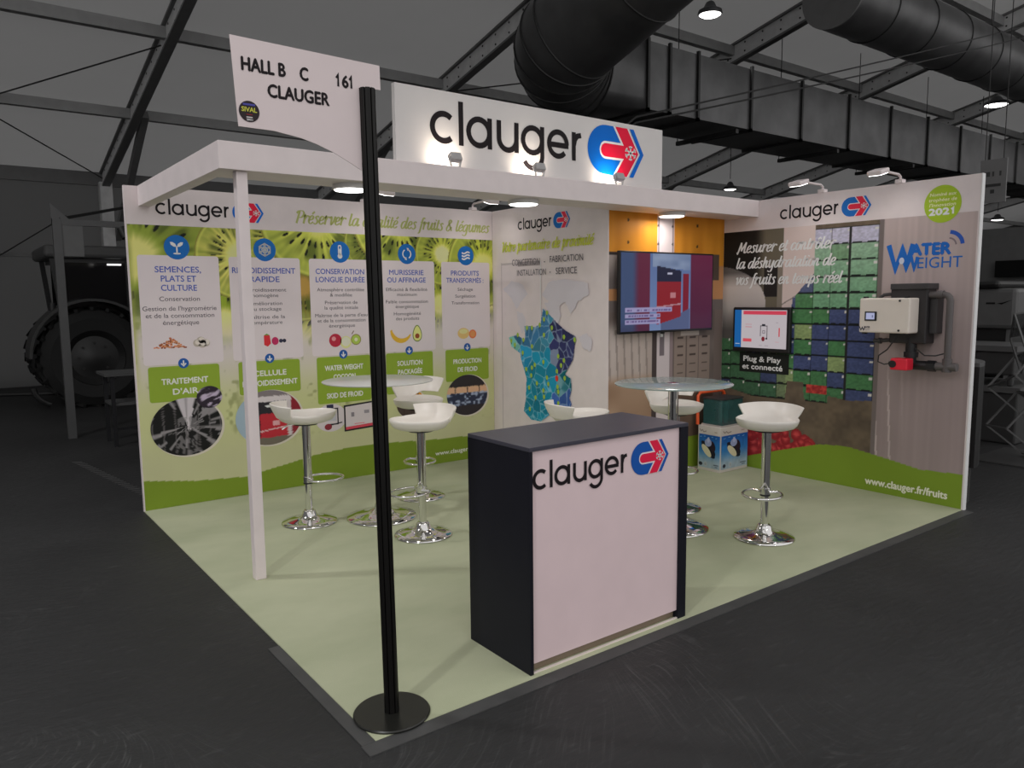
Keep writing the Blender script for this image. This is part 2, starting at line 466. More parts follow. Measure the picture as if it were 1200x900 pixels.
sheet('wall_back', [(-16, 15.02, -0.1), (40, 15.02, -0.1), (40, 15.02, 4.2), (-16, 15.02, 4.2)], M_TENTWALL)
sheet('wall_left', [(-16, -2, -0.1), (-16, 15.0, -0.1), (-16, 15.0, 4.15), (-16, -2, 4.15)], membrane('gable_membrane', 0.1, 0.10, 0.5))
struct(MB().box(39.9, -12, -0.1, 40, 15.1, 7.6).build('wall_right', mat('far_gable', (0.10, 0.10, 0.10), 0.7, raw=True)))
struct(MB().box(-16, 14.93, 3.93, 40, 15.0, 4.19).build('trim_1', mat('eave_valance', (0.15, 0.15, 0.15), 0.7, raw=True)))
struct(MB().box(-16, 14.96, 2.50, 40, 15.02, 2.58).build('trim_2', M_ALUD))
RX = [1.71, 6.26, 10.7, 15.1, 19.5, 23.9, 28.3, 32.7]
for i, x in enumerate(RX):
    m = MB()
    m.prism([(15.0, roof_z(15) - 0.02), (15.0, roof_z(15) - 0.34), (0, roof_z(0) - 0.34), (0, roof_z(0) - 0.02)], 'x', x - 0.02, x + 0.02)
    r = m.build('roof_rafter', M_ALU); struct(r)
    f = MB()
    for dz in (-0.02, -0.34):
        f.prism([(15.0, roof_z(15) + dz), (15.0, roof_z(15) + dz - 0.035), (0, roof_z(0) + dz - 0.035), (0, roof_z(0) + dz)], 'x', x - 0.07, x + 0.07)
    f.build('flange', M_ALUD, r)
    if i < 5:
        h = MB(); y = 14.6
        while y > 2:
            for dz in (-0.10, -0.25):
                h.cyl((x - 0.026, y, roof_z(y) + dz), (x - 0.018, y, roof_z(y) + dz), 0.017, seg=8)
            y -= 0.36
        h.build('bolt_hole', M_CABLE, r)
    struct(MB().box(x - 0.11, 14.7, -0.004, x + 0.11, 14.92, 3.98).build('tent_column', M_ALU))
    struct(MB().bar((x + 0.17, 11.8, roof_z(11.8) - 0.2), (x + 0.17, 14.85, 2.9), 0.11, 0.14).build('knee_brace', M_ALUD))
for y in (12.0, 9.4, 6.6, 3.9, 1.2):
    struct(MB().bar((-16, y, roof_z(y) - 0.13), (40, y, roof_z(y) - 0.13), 0.12, 0.16).build('roof_purlin', mat('purlin_grey', (0.30, 0.30, 0.30), 0.5, raw=True)))
def cable(pts, r, name='bracing_cable', label=None, cat='cable', group=None):
    o = MB().tube(pts, r, 6).build(name, M_CABLE, smooth=True)
    if label: tag(o, label, cat, group)
    else: struct(o)
    return o
def sag(a, b, s, n=14):
    a, b = Vector(a), Vector(b)
    return [a.lerp(b, i / n) - Vector((0, 0, s * 4 * (i / n) * (1 - i / n))) for i in range(n + 1)]
cable([(1.65, 14.7, 4.05), (-2.74, 9.4, roof_z(9.4) - 0.2)], 0.012)
cable([(1.65, 9.5, roof_z(9.5) - 0.25), (-2.74, 14.8, 4.1)], 0.012)
cable([(6.3, 9.4, roof_z(9.4) - 0.25), (10.7, 6.6, roof_z(6.6) - 0.25)], 0.012)
cable([(6.3, 6.6, roof_z(6.6) - 0.25), (10.7, 3.9, roof_z(3.9) - 0.25)], 0.012)
cable([(-2.0, 14.85, 1.2), (1.0, 14.85, 3.3)], 0.012)
for dz, g in ((0, 'upper'), (-0.16, 'lower')):
    cable([(3.3, 2.152, 2.86 + dz * .3), (3.45, 2.25, 2.98 + dz * .3)] + sag((3.85, 2.4, 3.20 + dz * .3), (15.6, 2.4 - 2 * dz, 6.63 + 1.3 * dz), 0.04), 0.009, 'power_cable',
          '%s of the two black cables strung across the rectangular duct' % g, 'cable')

# ---- ventilation ducts
M_DUCT = mat('galvanised_duct', (0.105, 0.105, 0.107), 0.42, 0.55, raw=True, noise=0.25, scale=2.2)
M_DUCTD = mat('duct_seam', (0.03, 0.03, 0.03), 0.5, 0.4, raw=True)
t = thing('rectangular_duct', 'long rectangular sheet metal duct with bent round elbow above the lit sign', 'air duct', (6.6, 5.0, 4.2))
t_y0, t_y1, zb, zt = 4.7, 5.75, 4.07, 4.93
MB().box(6.45, t_y0, zb, 30, t_y1, zt).build('duct_run', M_DUCT, t)
for k in range(16):
    x = 6.45 + [0, 0.42, 1.0, 2.2, 3.5, 4.9, 6.3, 7.7, 9.1, 10.5, 11.9, 13.3, 14.7, 16.1, 17.5, 18.9][k]
    m = MB()
    m.box(x - 0.02, t_y0 - 0.035, zb - 0.035, x + 0.02, t_y0 + 0.01, zt + 0.035); m.box(x - 0.02, t_y0 - 0.035, zb - 0.035, x + 0.02, t_y1 + 0.035, zb + 0.01)
    m.build('flange', M_DUCTD, t)
for x in (8.3, 11.0, 13.6, 16.4, 19.2):
    m = MB(); m.bar((x, t_y0 - 0.04, zb - 0.07), (x, t_y1 + 0.04, zb - 0.07), 0.06, 0.06)
    m.cyl((x, t_y1 + 0.03, zb - 0.07), (x, t_y1 + 0.03, roof_z(t_y1) - 0.05), 0.008, seg=6)
    m.build('hanger', M_DUCTD, t)
yc, zc, R = (t_y0 + t_y1) / 2, 4.55, 0.60
# square to round transition
bm = bmesh.new(); n = 32; A = []; B = []
for i in range(n):
    a = 2 * math.pi * i / n; cx, cy = math.cos(a), math.sin(a); s = max(abs(cx), abs(cy))
    A.append(bm.verts.new((6.45, yc + cx / s * (t_y1 - t_y0) / 2, (zb + zt) / 2 + cy / s * (zt - zb) / 2)))
    B.append(bm.verts.new((5.76, yc + R * cx, zc + R * cy)))
for i in range(n):
    bm.faces.new((A[i], A[(i + 1) % n], B[(i + 1) % n], B[i]))
q = MB(); q.bm.free(); q.bm = bm; q.build('transition_collar', M_DUCT, t, smooth=True, auto=70)
# elbow then the riser leaning over the aisle
cB = Vector((5.76, yc, zc)); d0 = Vector((-1, 0, 0)); d1 = Vector((0.0, -1, 0.33)).normalized(); BR = 0.66
path = []
ax = d0.cross(d1); ang = d0.angle(d1); ax.normalize()
nrm = (d1 - d0 * d1.dot(d0)).normalized(); cen = cB + nrm * BR
for i in range(13):
    path.append(cen + Matrix.Rotation(ang * i / 12, 3, ax) @ (cB - cen))
end = path[-1] + d1 * 5.0
q = MB().tube(path + [end], R, 40); q.build('elbow', M_DUCT, t, smooth=True, auto=60)
for i in range(0, 13, 2):
    p = path[i]; tg = (Matrix.Rotation(ang * i / 12, 3, ax) @ d0)
    x = tg.orthogonal().normalized(); y = tg.cross(x)
    MB().tube([p + (x * math.cos(a) + y * math.sin(a)) * (R + 0.004) for a in [2 * math.pi * k / 40 for k in range(40)]], 0.013, 6, True).build('seam_ring', M_DUCTD, t, smooth=True)
for s_ in (1.1, 2.2):
    p = path[-1] + d1 * s_; x = d1.orthogonal().normalized(); y = d1.cross(x)
    MB().tube([p + (x * math.cos(a) + y * math.sin(a)) * (R + 0.004) for a in [2 * math.pi * k / 40 for k in range(40)]], 0.011, 6, True).build('seam_ring', M_DUCTD, t, smooth=True)

t = thing('round_duct', 'large round duct with blanked end at upper right of hall', 'air duct', (8.9, 3.5, 5.7))
MB().cyl((8.95, 3.62, 5.72), (30, 3.62, 5.72), 0.455, seg=48).build('duct_run', M_DUCT, t, smooth=True)
MB().cyl((8.93, 3.62, 5.72), (8.96, 3.62, 5.72), 0.46, seg=48).build('end_cap', mat('end_cap_grey', (0.17, 0.17, 0.17), 0.5, 0.2, raw=True), t, smooth=True)
for k in range(9):
    x = 9.9 + k * 1.15
    MB().tube([(x, 3.62 + 0.458 * math.cos(a), 5.72 + 0.458 * math.sin(a)) for a in [2 * math.pi * j / 40 for j in range(40)]], 0.012, 6, True).build('seam_ring', M_DUCTD, t, smooth=True)
for x in (9.6, 14.0, 19.0):
    MB().cyl((x, 3.62, 6.15), (x, 3.62, roof_z(3.62) - 0.02), 0.01, seg=6).build('hanger', M_DUCTD, t)

# ---- high bay lamps
M_GLOW = emis('lamp_glow', (1, 0.98, 0.95), 5.0)
def high_bay(x, y, z, label, r=0.16, watts=HIGH_BAY_W):
    t = thing('high_bay_lamp', label, 'lamp', (x, y, z), 'high bay lamps under the tent roof')
    MB().lathe([(r * 0.18, 0.17), (r * 0.35, 0.15), (r * 0.55, 0.08), (r * 0.95, 0.045), (r * 1.02, 0.0), (r * 0.97, -0.02), (r * 0.90, 0.0)], (x, y, z), 32).build('housing', M_DARKMETAL, t, smooth=True)
    MB().lathe([(r * 0.88, -0.012), (r * 0.7, -0.03), (r * 0.3, -0.04)], (x, y, z), 32).build('lens', M_GLOW, t, smooth=True)
    MB().cyl((x, y, z + 0.24), (x, y, roof_z(y) - 0.01), 0.008, seg=6).build('cord', M_CABLE, t)
    l = bpy.data.lights.new('high_bay_light', 'SPOT'); l.energy = watts; l.spot_size = math.radians(150); l.spot_blend = 0.6; l.shadow_soft_size = 0.16
    o = bpy.data.objects.new('high_bay_light', l); COL.objects.link(o); o.parent = t; o.location = (0, 0, -0.08)
high_bay(7.9, 4.87, 5.6, 'bright round high bay lamp nearest the big elbow duct', 0.17)
high_bay(16.9, 4.6, 5.55, 'high bay lamp hanging below the round duct at far right', 0.24)
high_bay(14.6, 9.55, 4.22, 'small high bay lamp seen just over the white fascia')
high_bay(26.5, 8.1, 3.98, 'farthest high bay lamp beside the hanging grey hall sign', 0.2)

high_bay(-3.2, 4.0, 5.6, 'added fill lamp, unseen, left of the stand above the aisle', 0.17, FILL_LAMP_W)  # added out of view to brighten the fascia's left face and the floor
high_bay(-4.0, -2.0, 5.6, 'added fill lamp above the aisle, unseen, left behind the viewer', 0.17, FILL_LAMP_W)  # second added lamp, out of view, more fill from the left
high_bay(3.0, -4.5, 5.6, 'added fill lamp above the aisle, unseen, in front of the stand', 0.17)  # added out of view as fill light from the front
# ---- left background: tractor, frame, table
M_TRAC = mat('dark_tractor_paint', (0.012, 0.012, 0.013), 0.35, raw=True)
M_TYRE = mat('tyre_rubber', (0.006, 0.006, 0.006), 0.75, raw=True)
M_RIM = mat('dull_rim', (0.013, 0.013, 0.013), 0.5, raw=True)
M_CABROOF = mat('tractor_roof_grey', (0.075, 0.075, 0.075), 0.5, raw=True)
M_CABGLASS = mat('dark_cab_glass', (0.02, 0.02, 0.022), 0.05, raw=True, trans=0.6)
t = thing('tractor', 'dark tractor with big rear wheel and pale cab roof behind the stand', 'tractor', (0.75, 11.0, 0))
def wheel(x, y, z, r, w, name):
    m = MB(); prof = [(r * 0.56, -w / 2), (r * 0.8, -w / 2 - 0.02), (r * 0.97, -w / 2 + 0.05), (r, 0), (r * 0.97, w / 2 - 0.05), (r * 0.8, w / 2 + 0.02), (r * 0.56, w / 2)]
    m.lathe(prof, (0, 0, 0), 48, caps=False)
    for k in range(22):
        a = 2 * math.pi * k / 22
        for sgn in (-1, 1):
            m.bar((math.cos(a) * r, math.sin(a) * r, 0.01 * sgn), (math.cos(a + 0.16) * r, math.sin(a + 0.16) * r, sgn * w * 0.48), 0.05, 0.05, up=(math.cos(a), math.sin(a), 0))
    bmesh.ops.rotate(m.bm, cent=(0, 0, 0), matrix=Matrix.Rotation(math.pi / 2, 3, 'X'), verts=m.bm.verts)
    bmesh.ops.translate(m.bm, vec=(x, y, z), verts=m.bm.verts)
    o = m.build(name, M_TYRE, t)
    q = MB().lathe([(r * 0.14, -w * 0.42), (r * 0.2, -w * 0.36), (r * 0.44, -w * 0.30), (r * 0.55, -w * 0.5), (r * 0.58, -w * 0.4), (r * 0.58, w * 0.4), (r * 0.1, w * 0.3)], (0, 0, 0), 40)
    for k in range(8):
        a = 2 * math.pi * k / 8; q.cyl((math.cos(a) * r * 0.3, math.sin(a) * r * 0.3, -w * 0.38), (math.cos(a) * r * 0.3, math.sin(a) * r * 0.3, -w * 0.3), 0.02, seg=8)
    bmesh.ops.rotate(q.bm, cent=(0, 0, 0), matrix=Matrix.Rotation(-math.pi / 2, 3, 'X'), verts=q.bm.verts)
    bmesh.ops.translate(q.bm, vec=(x, y, z), verts=q.bm.verts)
    q.build('rim', M_RIM, o, smooth=True)
wheel(0.75, 11.05, 0.765, 0.76, 0.46, 'wheel'); wheel(0.75, 12.75, 0.765, 0.76, 0.46, 'wheel')
wheel(3.2, 11.1, 0.55, 0.55, 0.32, 'wheel'); wheel(3.2, 12.7, 0.55, 0.55, 0.32, 'wheel')
MB().box(0.9, 11.5, 0.75, 3.9, 12.3, 1.25).box(2.0, 11.45, 1.2, 3.9, 12.35, 1.75).build('hood', M_TRAC, t, bevel=0.08)
m = MB(); rr = 0.88
pts = [(0.75 + rr * math.cos(math.radians(a)), 0.80 + rr * math.sin(math.radians(a))) for a in range(10, 181, 10)]
inn = [(0.75 + (rr - 0.04) * math.cos(math.radians(a)), 0.80 + (rr - 0.04) * math.sin(math.radians(a))) for a in range(180, 9, -10)]
m.prism(pts + inn, 'y', 10.75, 11.4); m.build('fender', mat('fender_grey', (0.03, 0.03, 0.03), 0.45, raw=True), t)
m = MB()
for x, x2 in ((0.40, 0.30), (1.35, 1.35), (2.0, 1.85)):
    for y in (11.2, 12.6): m.bar((x, y, 1.25), (x2, y, 2.3), 0.07, 0.07)
m.box(0.35, 11.18, 1.2, 2.0, 12.62, 1.28); m.box(0.35, 11.2, 2.24, 1.95, 12.6, 2.30); m.build('cab_frame', M_TRAC, t)
m = MB().box(0.42, 11.21, 1.3, 1.9, 11.22, 2.24).box(0.42, 12.58, 1.3, 1.9, 12.59, 2.24).box(1.88, 11.25, 1.3, 1.89, 12.55, 2.24); m.build('cab_window', M_CABGLASS, t)
MB().box(0.18, 11.05, 2.30, 2.1, 12.75, 2.50).build('cab_roof', M_CABROOF, t, bevel=0.06, bseg=3)
m = MB().box(0.75, 11.6, 1.28, 1.25, 12.2, 1.42).box(0.72, 11.6, 1.4, 0.85, 12.2, 1.95); m.build('driver_seat', M_TRAC, t, bevel=0.04)
m = MB().bar((0.35, 11.15, 2.28), (0.42, 11.1, 1.5), 0.05).bar((0.42, 11.1, 1.35), (0.26, 11.1, 1.55), 0.05).cyl((0.25, 11.1, 1.50), (0.25, 11.1, 1.62), 0.05); m.build('grab_rail', M_TRAC, t, smooth=True)
MB().box(1.05, 11.16, 2.20, 1.25, 11.19, 2.225).build('work_light', emis('cab_light', (1, 1, 1), 1.2), t)
m = MB().tube([(0.3 + 0.4 * math.cos(a), 10.9 + 0.0 * a, 0.35 + 0.3 * math.sin(a)) for a in [math.pi + k * 0.12 for k in range(10)]], 0.04, 8); m.build('mudflap_strut', M_RIM, t, smooth=True)

t = thing('gantry_frame', 'grey tubular exhibit frame standing in front of the tractor', 'frame', (0.03, 8.0, 0))
M_GFR = mat('grey_tube', (0.085, 0.085, 0.086), 0.5, 0.2, raw=True)
MB().box(-0.02, 7.97, -0.004, 0.07, 8.05, 2.60).build('post', M_GFR, t)
MB().box(3.0, 7.97, -0.004, 3.08, 8.05, 2.60).build('post', M_GFR, t)
MB().box(-0.02, 7.98, 2.53, 3.08, 8.04, 2.60).build('top_rail', M_GFR, t)
MB().bar((0.05, 8.0, 2.60), (1.4, 9.4, 3.02), 0.035).build('stay', M_CABLE, t)
MB().prism([(-0.03, 2.60), (0.16, 2.60), (-0.03, 2.78)], 'y', 7.99, 8.02).build('gusset', M_GFR, t)
MB().box(0.07, 7.985, 2.17, 0.29, 7.99, 2.53).build('notice', mat('grey_notice', (0.11, 0.11, 0.11), 0.6, raw=True), t)
q = MB().cyl((0.70, 7.95, 2.52), (0.74, 7.9, 2.40), 0.05).cyl((0.74, 7.9, 2.40), (0.80, 7.9, 2.25), 0.03); q.build('clamp_lamp', M_RIM, t, smooth=True)

t = thing('side_table', 'black two-tier metal table just left of the stand', 'table', (0.62, 7.3, 0))
M_TT = mat('table_grey_top', (0.075, 0.075, 0.075), 0.4, raw=True)
MB().box(0.26, 7.0, 0.80, 1.3, 7.55, 0.83).build('table_top', M_TT, t); MB().box(0.32, 7.05, 0.46, 1.3, 7.5, 0.49).build('shelf', M_TT, t)
for x in (0.34, 1.26):
    for y in (7.05, 7.5): MB().box(x - 0.02, y - 0.02, -0.004, x + 0.02, y + 0.02, 0.80).build('leg', M_BLACK, t)
MB().box(0.34, 7.04, 0.18, 1.26, 7.07, 0.21).build('stretcher', M_BLACK, t)
tag(MB().tube([(-6, 13.6, 0.02), (-3, 13.4, 0.02), (-1, 13.9, 0.02), (0.2, 13.2, 0.02), (0.9, 12.95, 0.02)], 0.04, 8).build('floor_cable', M_CABLE, smooth=True), 'thick black cable lying along the foot of the tent wall', 'cable')
m = MB()
for k in range(26): m.bar((0.12 - k * 0.012, 4.3 + k * 0.085, -0.002), (0.21 - k * 0.012, 4.26 + k * 0.085, -0.002), 0.022, 0.004)
tag(m.build('floor_strip', mat('grey_strip', (0.06, 0.06, 0.06), 0.6, raw=True)), 'grey ribbed floor strip running back beside the left partition', 'floor strip')

# ---- right background
M_G1 = mat('grey_machine', (0.10, 0.10, 0.10), 0.45, raw=True); M_G2 = mat('dark_machine', (0.010, 0.010, 0.010), 0.5, raw=True); M_G3 = mat('mid_machine', (0.04, 0.04, 0.04), 0.5, raw=True)
t = thing('reception_desk', 'black curved desk end right behind the right partition', 'desk', (5.35, 0.35, 0))
m = MB(); poly = [(5.08, 0.70), (5.08, 0.0)] + [(5.08 + 0.52 * math.sin(math.radians(a)), 0.52 - 0.52 * math.cos(math.radians(a))) for a in range(10, 91, 10)] + [(5.6, 0.70)]
m.prism(poly, 'z', 0.30, 1.08); m.build('front', M_G2, t)
MB().prism([(5.10, 0.66), (5.10, 0.06)] + [(5.10 + 0.46 * math.sin(math.radians(a)), 0.52 - 0.46 * math.cos(math.radians(a))) for a in range(10, 91, 10)] + [(5.55, 0.66)], 'z', -0.004, 0.30).build('plinth', M_G3, t)
MB().prism([(u * 1.0, v) for u, v in poly], 'z', 1.08, 1.11).build('worktop', M_G1, t)

t = thing('display_machine', 'grey machine with black lid and swoosh mark far right', 'machine', (9.8, 2.1, 0))
MB().box(9.0, 1.17, 1.20, 10.6, 3.0, 1.69).build('housing', M_G1, t, bevel=0.05)
MB().box(8.95, 1.35, 1.69, 10.6, 3.0, 1.78).build('lid', M_G2, t, bevel=0.05)
MB().box(9.1, 1.3, -0.004, 10.5, 2.9, 1.20).build('base', M_G2, t)
p = Print(Frame((9.0, 0, 0), (0, -1, 0), (0, 0, 1)), k=1.0)
p.poly([(-1.38, 1.51), (-1.33, 1.495), (-1.22, 1.55), (-1.33, 1.515)], (20, 20, 20), 6); p.rect(-1.50, 1.50, -1.40, 1.52, (30, 30, 30), 6); p.build('swoosh_mark', t)
t = thing('wall_screen', 'wide black screen on a grey backboard at far right', 'screen', (13.0, 2.2, 0))
MB().box(13.0, 0.9, 1.89, 13.1, 2.95, 2.16).build('panel', mat('screen_black', (0.006, 0.006, 0.006), 0.6, raw=True, spec=0.1), t); MB().box(13.12, 0.9, -0.004, 13.3, 3.3, 2.7).build('backboard', M_G1, t)
MB().box(13.02, 1.0, -0.004, 13.12, 1.2, 1.9).build('leg', M_G2, t)
for i, (x, y, z, sx, sy, sz, lab) in enumerate(((8.45, 1.22, 0.74, 0.8, 0.8, 0.26, 'upper dark crate of machinery trays behind the right partition'), (8.45, 1.2, 0.0, 0.9, 0.9, 0.56, 'lower dark crate of machinery trays on the floor'))):
    t = thing('machinery_crate', lab, 'crate', (x, y, z))
    m = MB().box(x - sx / 2, y - sy / 2, z - (0.004 if z == 0 else 0), x + sx / 2, y + sy / 2, z + sz)
    if z > 0:
        for qx in (-1, 1):
            for qy in (-1, 1): m.box(x + qx * (sx / 2 - .04) - .03, y + qy * (sy / 2 - .04) - .03, 0.62, x + qx * (sx / 2 - .04) + .03, y + qy * (sy / 2 - .04) + .03, z)
    m.build('body', M_G3, t, bevel=0.02)
    MB().box(x - sx / 2 - 0.03, y - sy / 2 - 0.03, z + sz, x + sx / 2 + 0.03, y + sy / 2 + 0.03, z + sz + 0.06).build('lid', M_G1, t)
    MB().box(x - sx / 2 - 0.02, y - 0.1, z + sz * 0.4, x - sx / 2, y + 0.1, z + sz * 0.6).build('handle', M_G2, t)
    MB().box(x - sx / 2 - 0.012, y + 0.15, z + sz * 0.3, x - sx / 2, y + 0.3, z + sz * 0.7).build('latch', M_G2, t)
t = thing('wire_cube_stack', 'leaning stack of wire-framed cubes with grey panels at right edge', 'sculpture', (7.25, 0.55, 0))
M_PANE = mat('grey_mesh_panel', (0.07, 0.07, 0.07), 0.4, raw=True, alpha=0.55)
for c, s_, rx, ry in (((7.25, 0.36, 0.36), 0.44, 0.5, 0.5), ((7.25, 0.36, 0.78), 0.44, 0.35, 0.8), ((7.3, 0.32, 1.18), 0.42, -0.5, 0.45)):
    Rm = Matrix.Rotation(rx, 3, 'X') @ Matrix.Rotation(ry, 3, 'Y') @ Matrix.Rotation(0.6, 3, 'Z')
    V = {}
    for i in (-1, 1):
        for j in (-1, 1):
            for k in (-1, 1): V[i, j, k] = Vector(c) + Rm @ Vector((i, j, k)) * s_ / 2
    m = MB()
    for a in V:
        for b in V:
            if a < b and sum(x != y for x, y in zip(a, b)) == 1: m.bar(V[a], V[b], 0.016)
    o = m.build('wire_cube', M_G1, t)
    m = MB(); m.box(c[0] - s_ / 2, c[1] - s_ / 2, c[2] - 0.004, c[0] + s_ / 2, c[1] + s_ / 2, c[2] + 0.004)
    bmesh.ops.rotate(m.bm, cent=c, matrix=Rm, verts=m.bm.verts); bmesh.ops.translate(m.bm, vec=Rm @ Vector((0, 0, s_ / 2)), verts=m.bm.verts)
    m.build('mesh_panel', M_PANE, o)
MB().box(6.85, 0.1, -0.004, 7.75, 0.75, 0.012).build('base_plate', M_G3, t)
MB().cyl((7.35, 0.42, 0.0), (7.55, 0.25, 1.5), 0.02).build('spine', M_G1, t)
t = thing('hall_sign', 'small grey hall sign hanging beyond the right partition', 'sign', (8.0, 1.1, 2.6))
MB().box(8.0, 0.99, 2.6, 8.02, 1.25, 3.06).build('board', mat('sign_grey', (0.16, 0.16, 0.16), 0.6, raw=True), t)
for y in (1.03, 1.21): MB().cyl((8.01, y, 3.06), (8.01, y, roof_z(y) - 0.02), 0.005, seg=6).build('wire', M_CABLE, t)
p = Print(Frame((8.0, 0, 0), (0, -1, 0), (0, 0, 1)), k=1.0)
for k, (a, b) in enumerate(((-1.2, -1.15), (-1.13, -1.11), (-1.06, -1.04))): p.rect(a, 2.88, b, 2.93, (70, 70, 70), 3)
p.rect(-1.2, 2.77, -1.04, 2.80, (60, 60, 60), 3); p.rect(-1.14, 2.70, -1.10, 2.74, (60, 60, 60), 3)
p.build('marking', t)

# ---- brush script lettering drawn with a broad pen
_BOWL = [(.60, .84), (.40, .98), (.14, .76), (.08, .3), (.24, .02), (.46, .2), (.62, .8)]
SC = {
 'a': (.86, [_BOWL, [(.66, 1), (.62, .3), (.72, .03), (.9, .25)]]), 'c': (.56, [[(.5, .8), (.34, 1), (.12, .78), (.08, .3), (.28, .02), (.55, .25)]]),
 'd': (.86, [_BOWL, [(.70, 1.55), (.64, .3), (.74, .03), (.92, .25)]]), 'e': (.60, [[(.1, .42), (.42, .58), (.48, .86), (.3, 1), (.12, .76), (.08, .3), (.28, .02), (.58, .25)]]),
 'f': (.42, [[(.52, 1.45), (.38, 1.58), (.24, 1.3), (.18, .1), (.10, -.42), (-.1, -.5)], [(0, .98), (.42, .98)]]), 'g': (.82, [_BOWL, [(.66, 1), (.62, -.28), (.4, -.55), (.1, -.4)]]),
 'h': (.74, [[(.14, 1.55), (.12, 0)], [(.14, .5), (.36, .98), (.48, .8), (.46, .2), (.56, .03), (.75, .25)]]), 'i': (.38, [[(0, .78), (.14, 1), (.13, .3), (.24, .02), (.42, .25)], [(.19, 1.28), (.21, 1.42)]]),
 'l': (.40, [[(.16, 1.55), (.12, .3), (.24, .02), (.43, .25)]]), 'm': (1.04, [[(0, .78), (.12, 1), (.12, 0)], [(.13, .5), (.34, .98), (.46, .8), (.45, 0)], [(.46, .5), (.68, .98), (.79, .8), (.77, .2), (.87, .03), (1.05, .25)]]),
 'n': (.74, [[(0, .78), (.12, 1), (.12, 0)], [(.13, .5), (.36, .98), (.48, .8), (.46, .2), (.56, .03), (.75, .25)]]), 'o': (.60, [[(.32, 1), (.11, .75), (.09, .25), (.28, .0), (.48, .25), (.50, .75), (.32, 1), (.60, .82)]]),
 'p': (.68, [[(0, .78), (.14, 1), (.12, -.5)], [(.14, .62), (.36, 1), (.57, .75), (.53, .22), (.3, 0), (.14, .2)]]), 'q': (.82, [_BOWL, [(.66, 1), (.62, -.5)]]),
 'r': (.58, [[(0, .78), (.12, 1), (.14, .9), (.14, 0)], [(.14, .55), (.34, .95), (.54, .93), (.55, .78)]]), 's': (.56, [[(.48, .84), (.34, 1), (.17, .80), (.38, .48), (.42, .2), (.22, 0), (.03, .14)]]),
 't': (.40, [[(.18, 1.42), (.13, .3), (.24, .02), (.43, .25)], [(0, .98), (.42, .98)]]), 'u': (.86, [[(0, .78), (.13, 1), (.13, .35), (.27, .02), (.48, .25), (.60, .95)], [(.64, 1), (.62, .3), (.72, .03), (.9, .25)]]),
 'v': (.64, [[(0, .8), (.13, 1), (.2, .8), (.27, .05), (.48, .4), (.56, .98), (.66, .9)]]), 'x': (.60, [[(0, .85), (.14, .97), (.36, .08), (.58, .14)], [(.54, .97), (.03, .02)]]),
 'y': (.80, [[(0, .78), (.13, 1), (.13, .35), (.27, .02), (.48, .25), (.60, .95)], [(.64, 1), (.60, -.28), (.38, -.55), (.08, -.4)]]),
 'P': (.84, [[(.28, 1.5), (.22, 0)], [(0, 1.2), (.18, 1.48), (.6, 1.5), (.80, 1.15), (.62, .74), (.28, .70)]]), 'V': (.78, [[(0, 1.3), (.14, 1.5), (.25, 1.3), (.34, .05), (.6, .7), (.8, 1.5)]]),
 'M': (1.22, [[(0, .15), (.12, 0), (.28, 1.5)], [(.28, 1.5), (.52, .3)], [(.52, .3), (.92, 1.5)], [(.92, 1.5), (.92, .3), (1.04, .02), (1.2, .2)]]),
 '&': (.92, [[(.82, .02), (.26, 1.1), (.36, 1.5), (.56, 1.3), (.16, .62), (.10, .2), (.35, 0), (.74, .56)]])}
SC['é'] = (SC['e'][0], SC['e'][1] + [[(.28, 1.2), (.50, 1.5)]]); SC['ô'] = (SC['o'][0], SC['o'][1] + [[(.12, 1.2), (.30, 1.42), (.48, 1.2)]])
def _smooth(P, n=5):
    if len(P) == 2: return [tuple(np.array(P[0]) + (np.array(P[1]) - np.array(P[0])) * t) for t in (0, .33, .66, 1)]
    P = [np.array(q, float) for q in P]; Q = [2 * P[0] - P[1]] + P + [2 * P[-1] - P[-2]]; o = []
    for i in range(1, len(Q) - 2):
        a, b, c_, d_ = Q[i - 1:i + 3]
        for k in range(n):
            t = k / n; o.append(tuple(0.5 * (2 * b + (c_ - a) * t + (2 * a - 5 * b + 4 * c_ - d_) * t * t + (3 * b - 3 * c_ + d_ - a) * t ** 3)))
    return o + [tuple(P[-1])]
def SCRIPT(p, txt, u0, v0, h, c, l, w):
    """v0 baseline, h height of the capitals, w exact width"""
    adv = sum(SC[ch][0] if ch != ' ' else .42 for ch in txt); kx = w / (adv + .35); ky = h / 1.5; x = 0.0; j = 0
    for ch in txt:
        if ch == ' ': x += .42; continue
        for path in SC[ch][1]:
            q = np.array(_smooth(path)); dr = np.gradient(q, axis=0); s_ = np.abs(dr[:, 1]) / (np.hypot(dr[:, 0], dr[:, 1]) + 1e-9)
            wd = (0.085 + 0.155 * s_ ** 1.6) * (0.7 * min(kx, ky) + 0.3 * max(kx, ky)) * (1.0 if ky < 1.6 * kx else 0.85); wd = np.convolve(np.pad(wd, 1, 'edge'), [.25, .5, .25], 'valid')
            pts = np.stack([u0 + (x + q[:, 0] + .24 * q[:, 1]) * kx, v0 + q[:, 1] * ky], 1)
            p.stroke(pts, list(wd), c, l + 0.02 * (j % 5), cap=False); j += 1
        x += SC[ch][0]

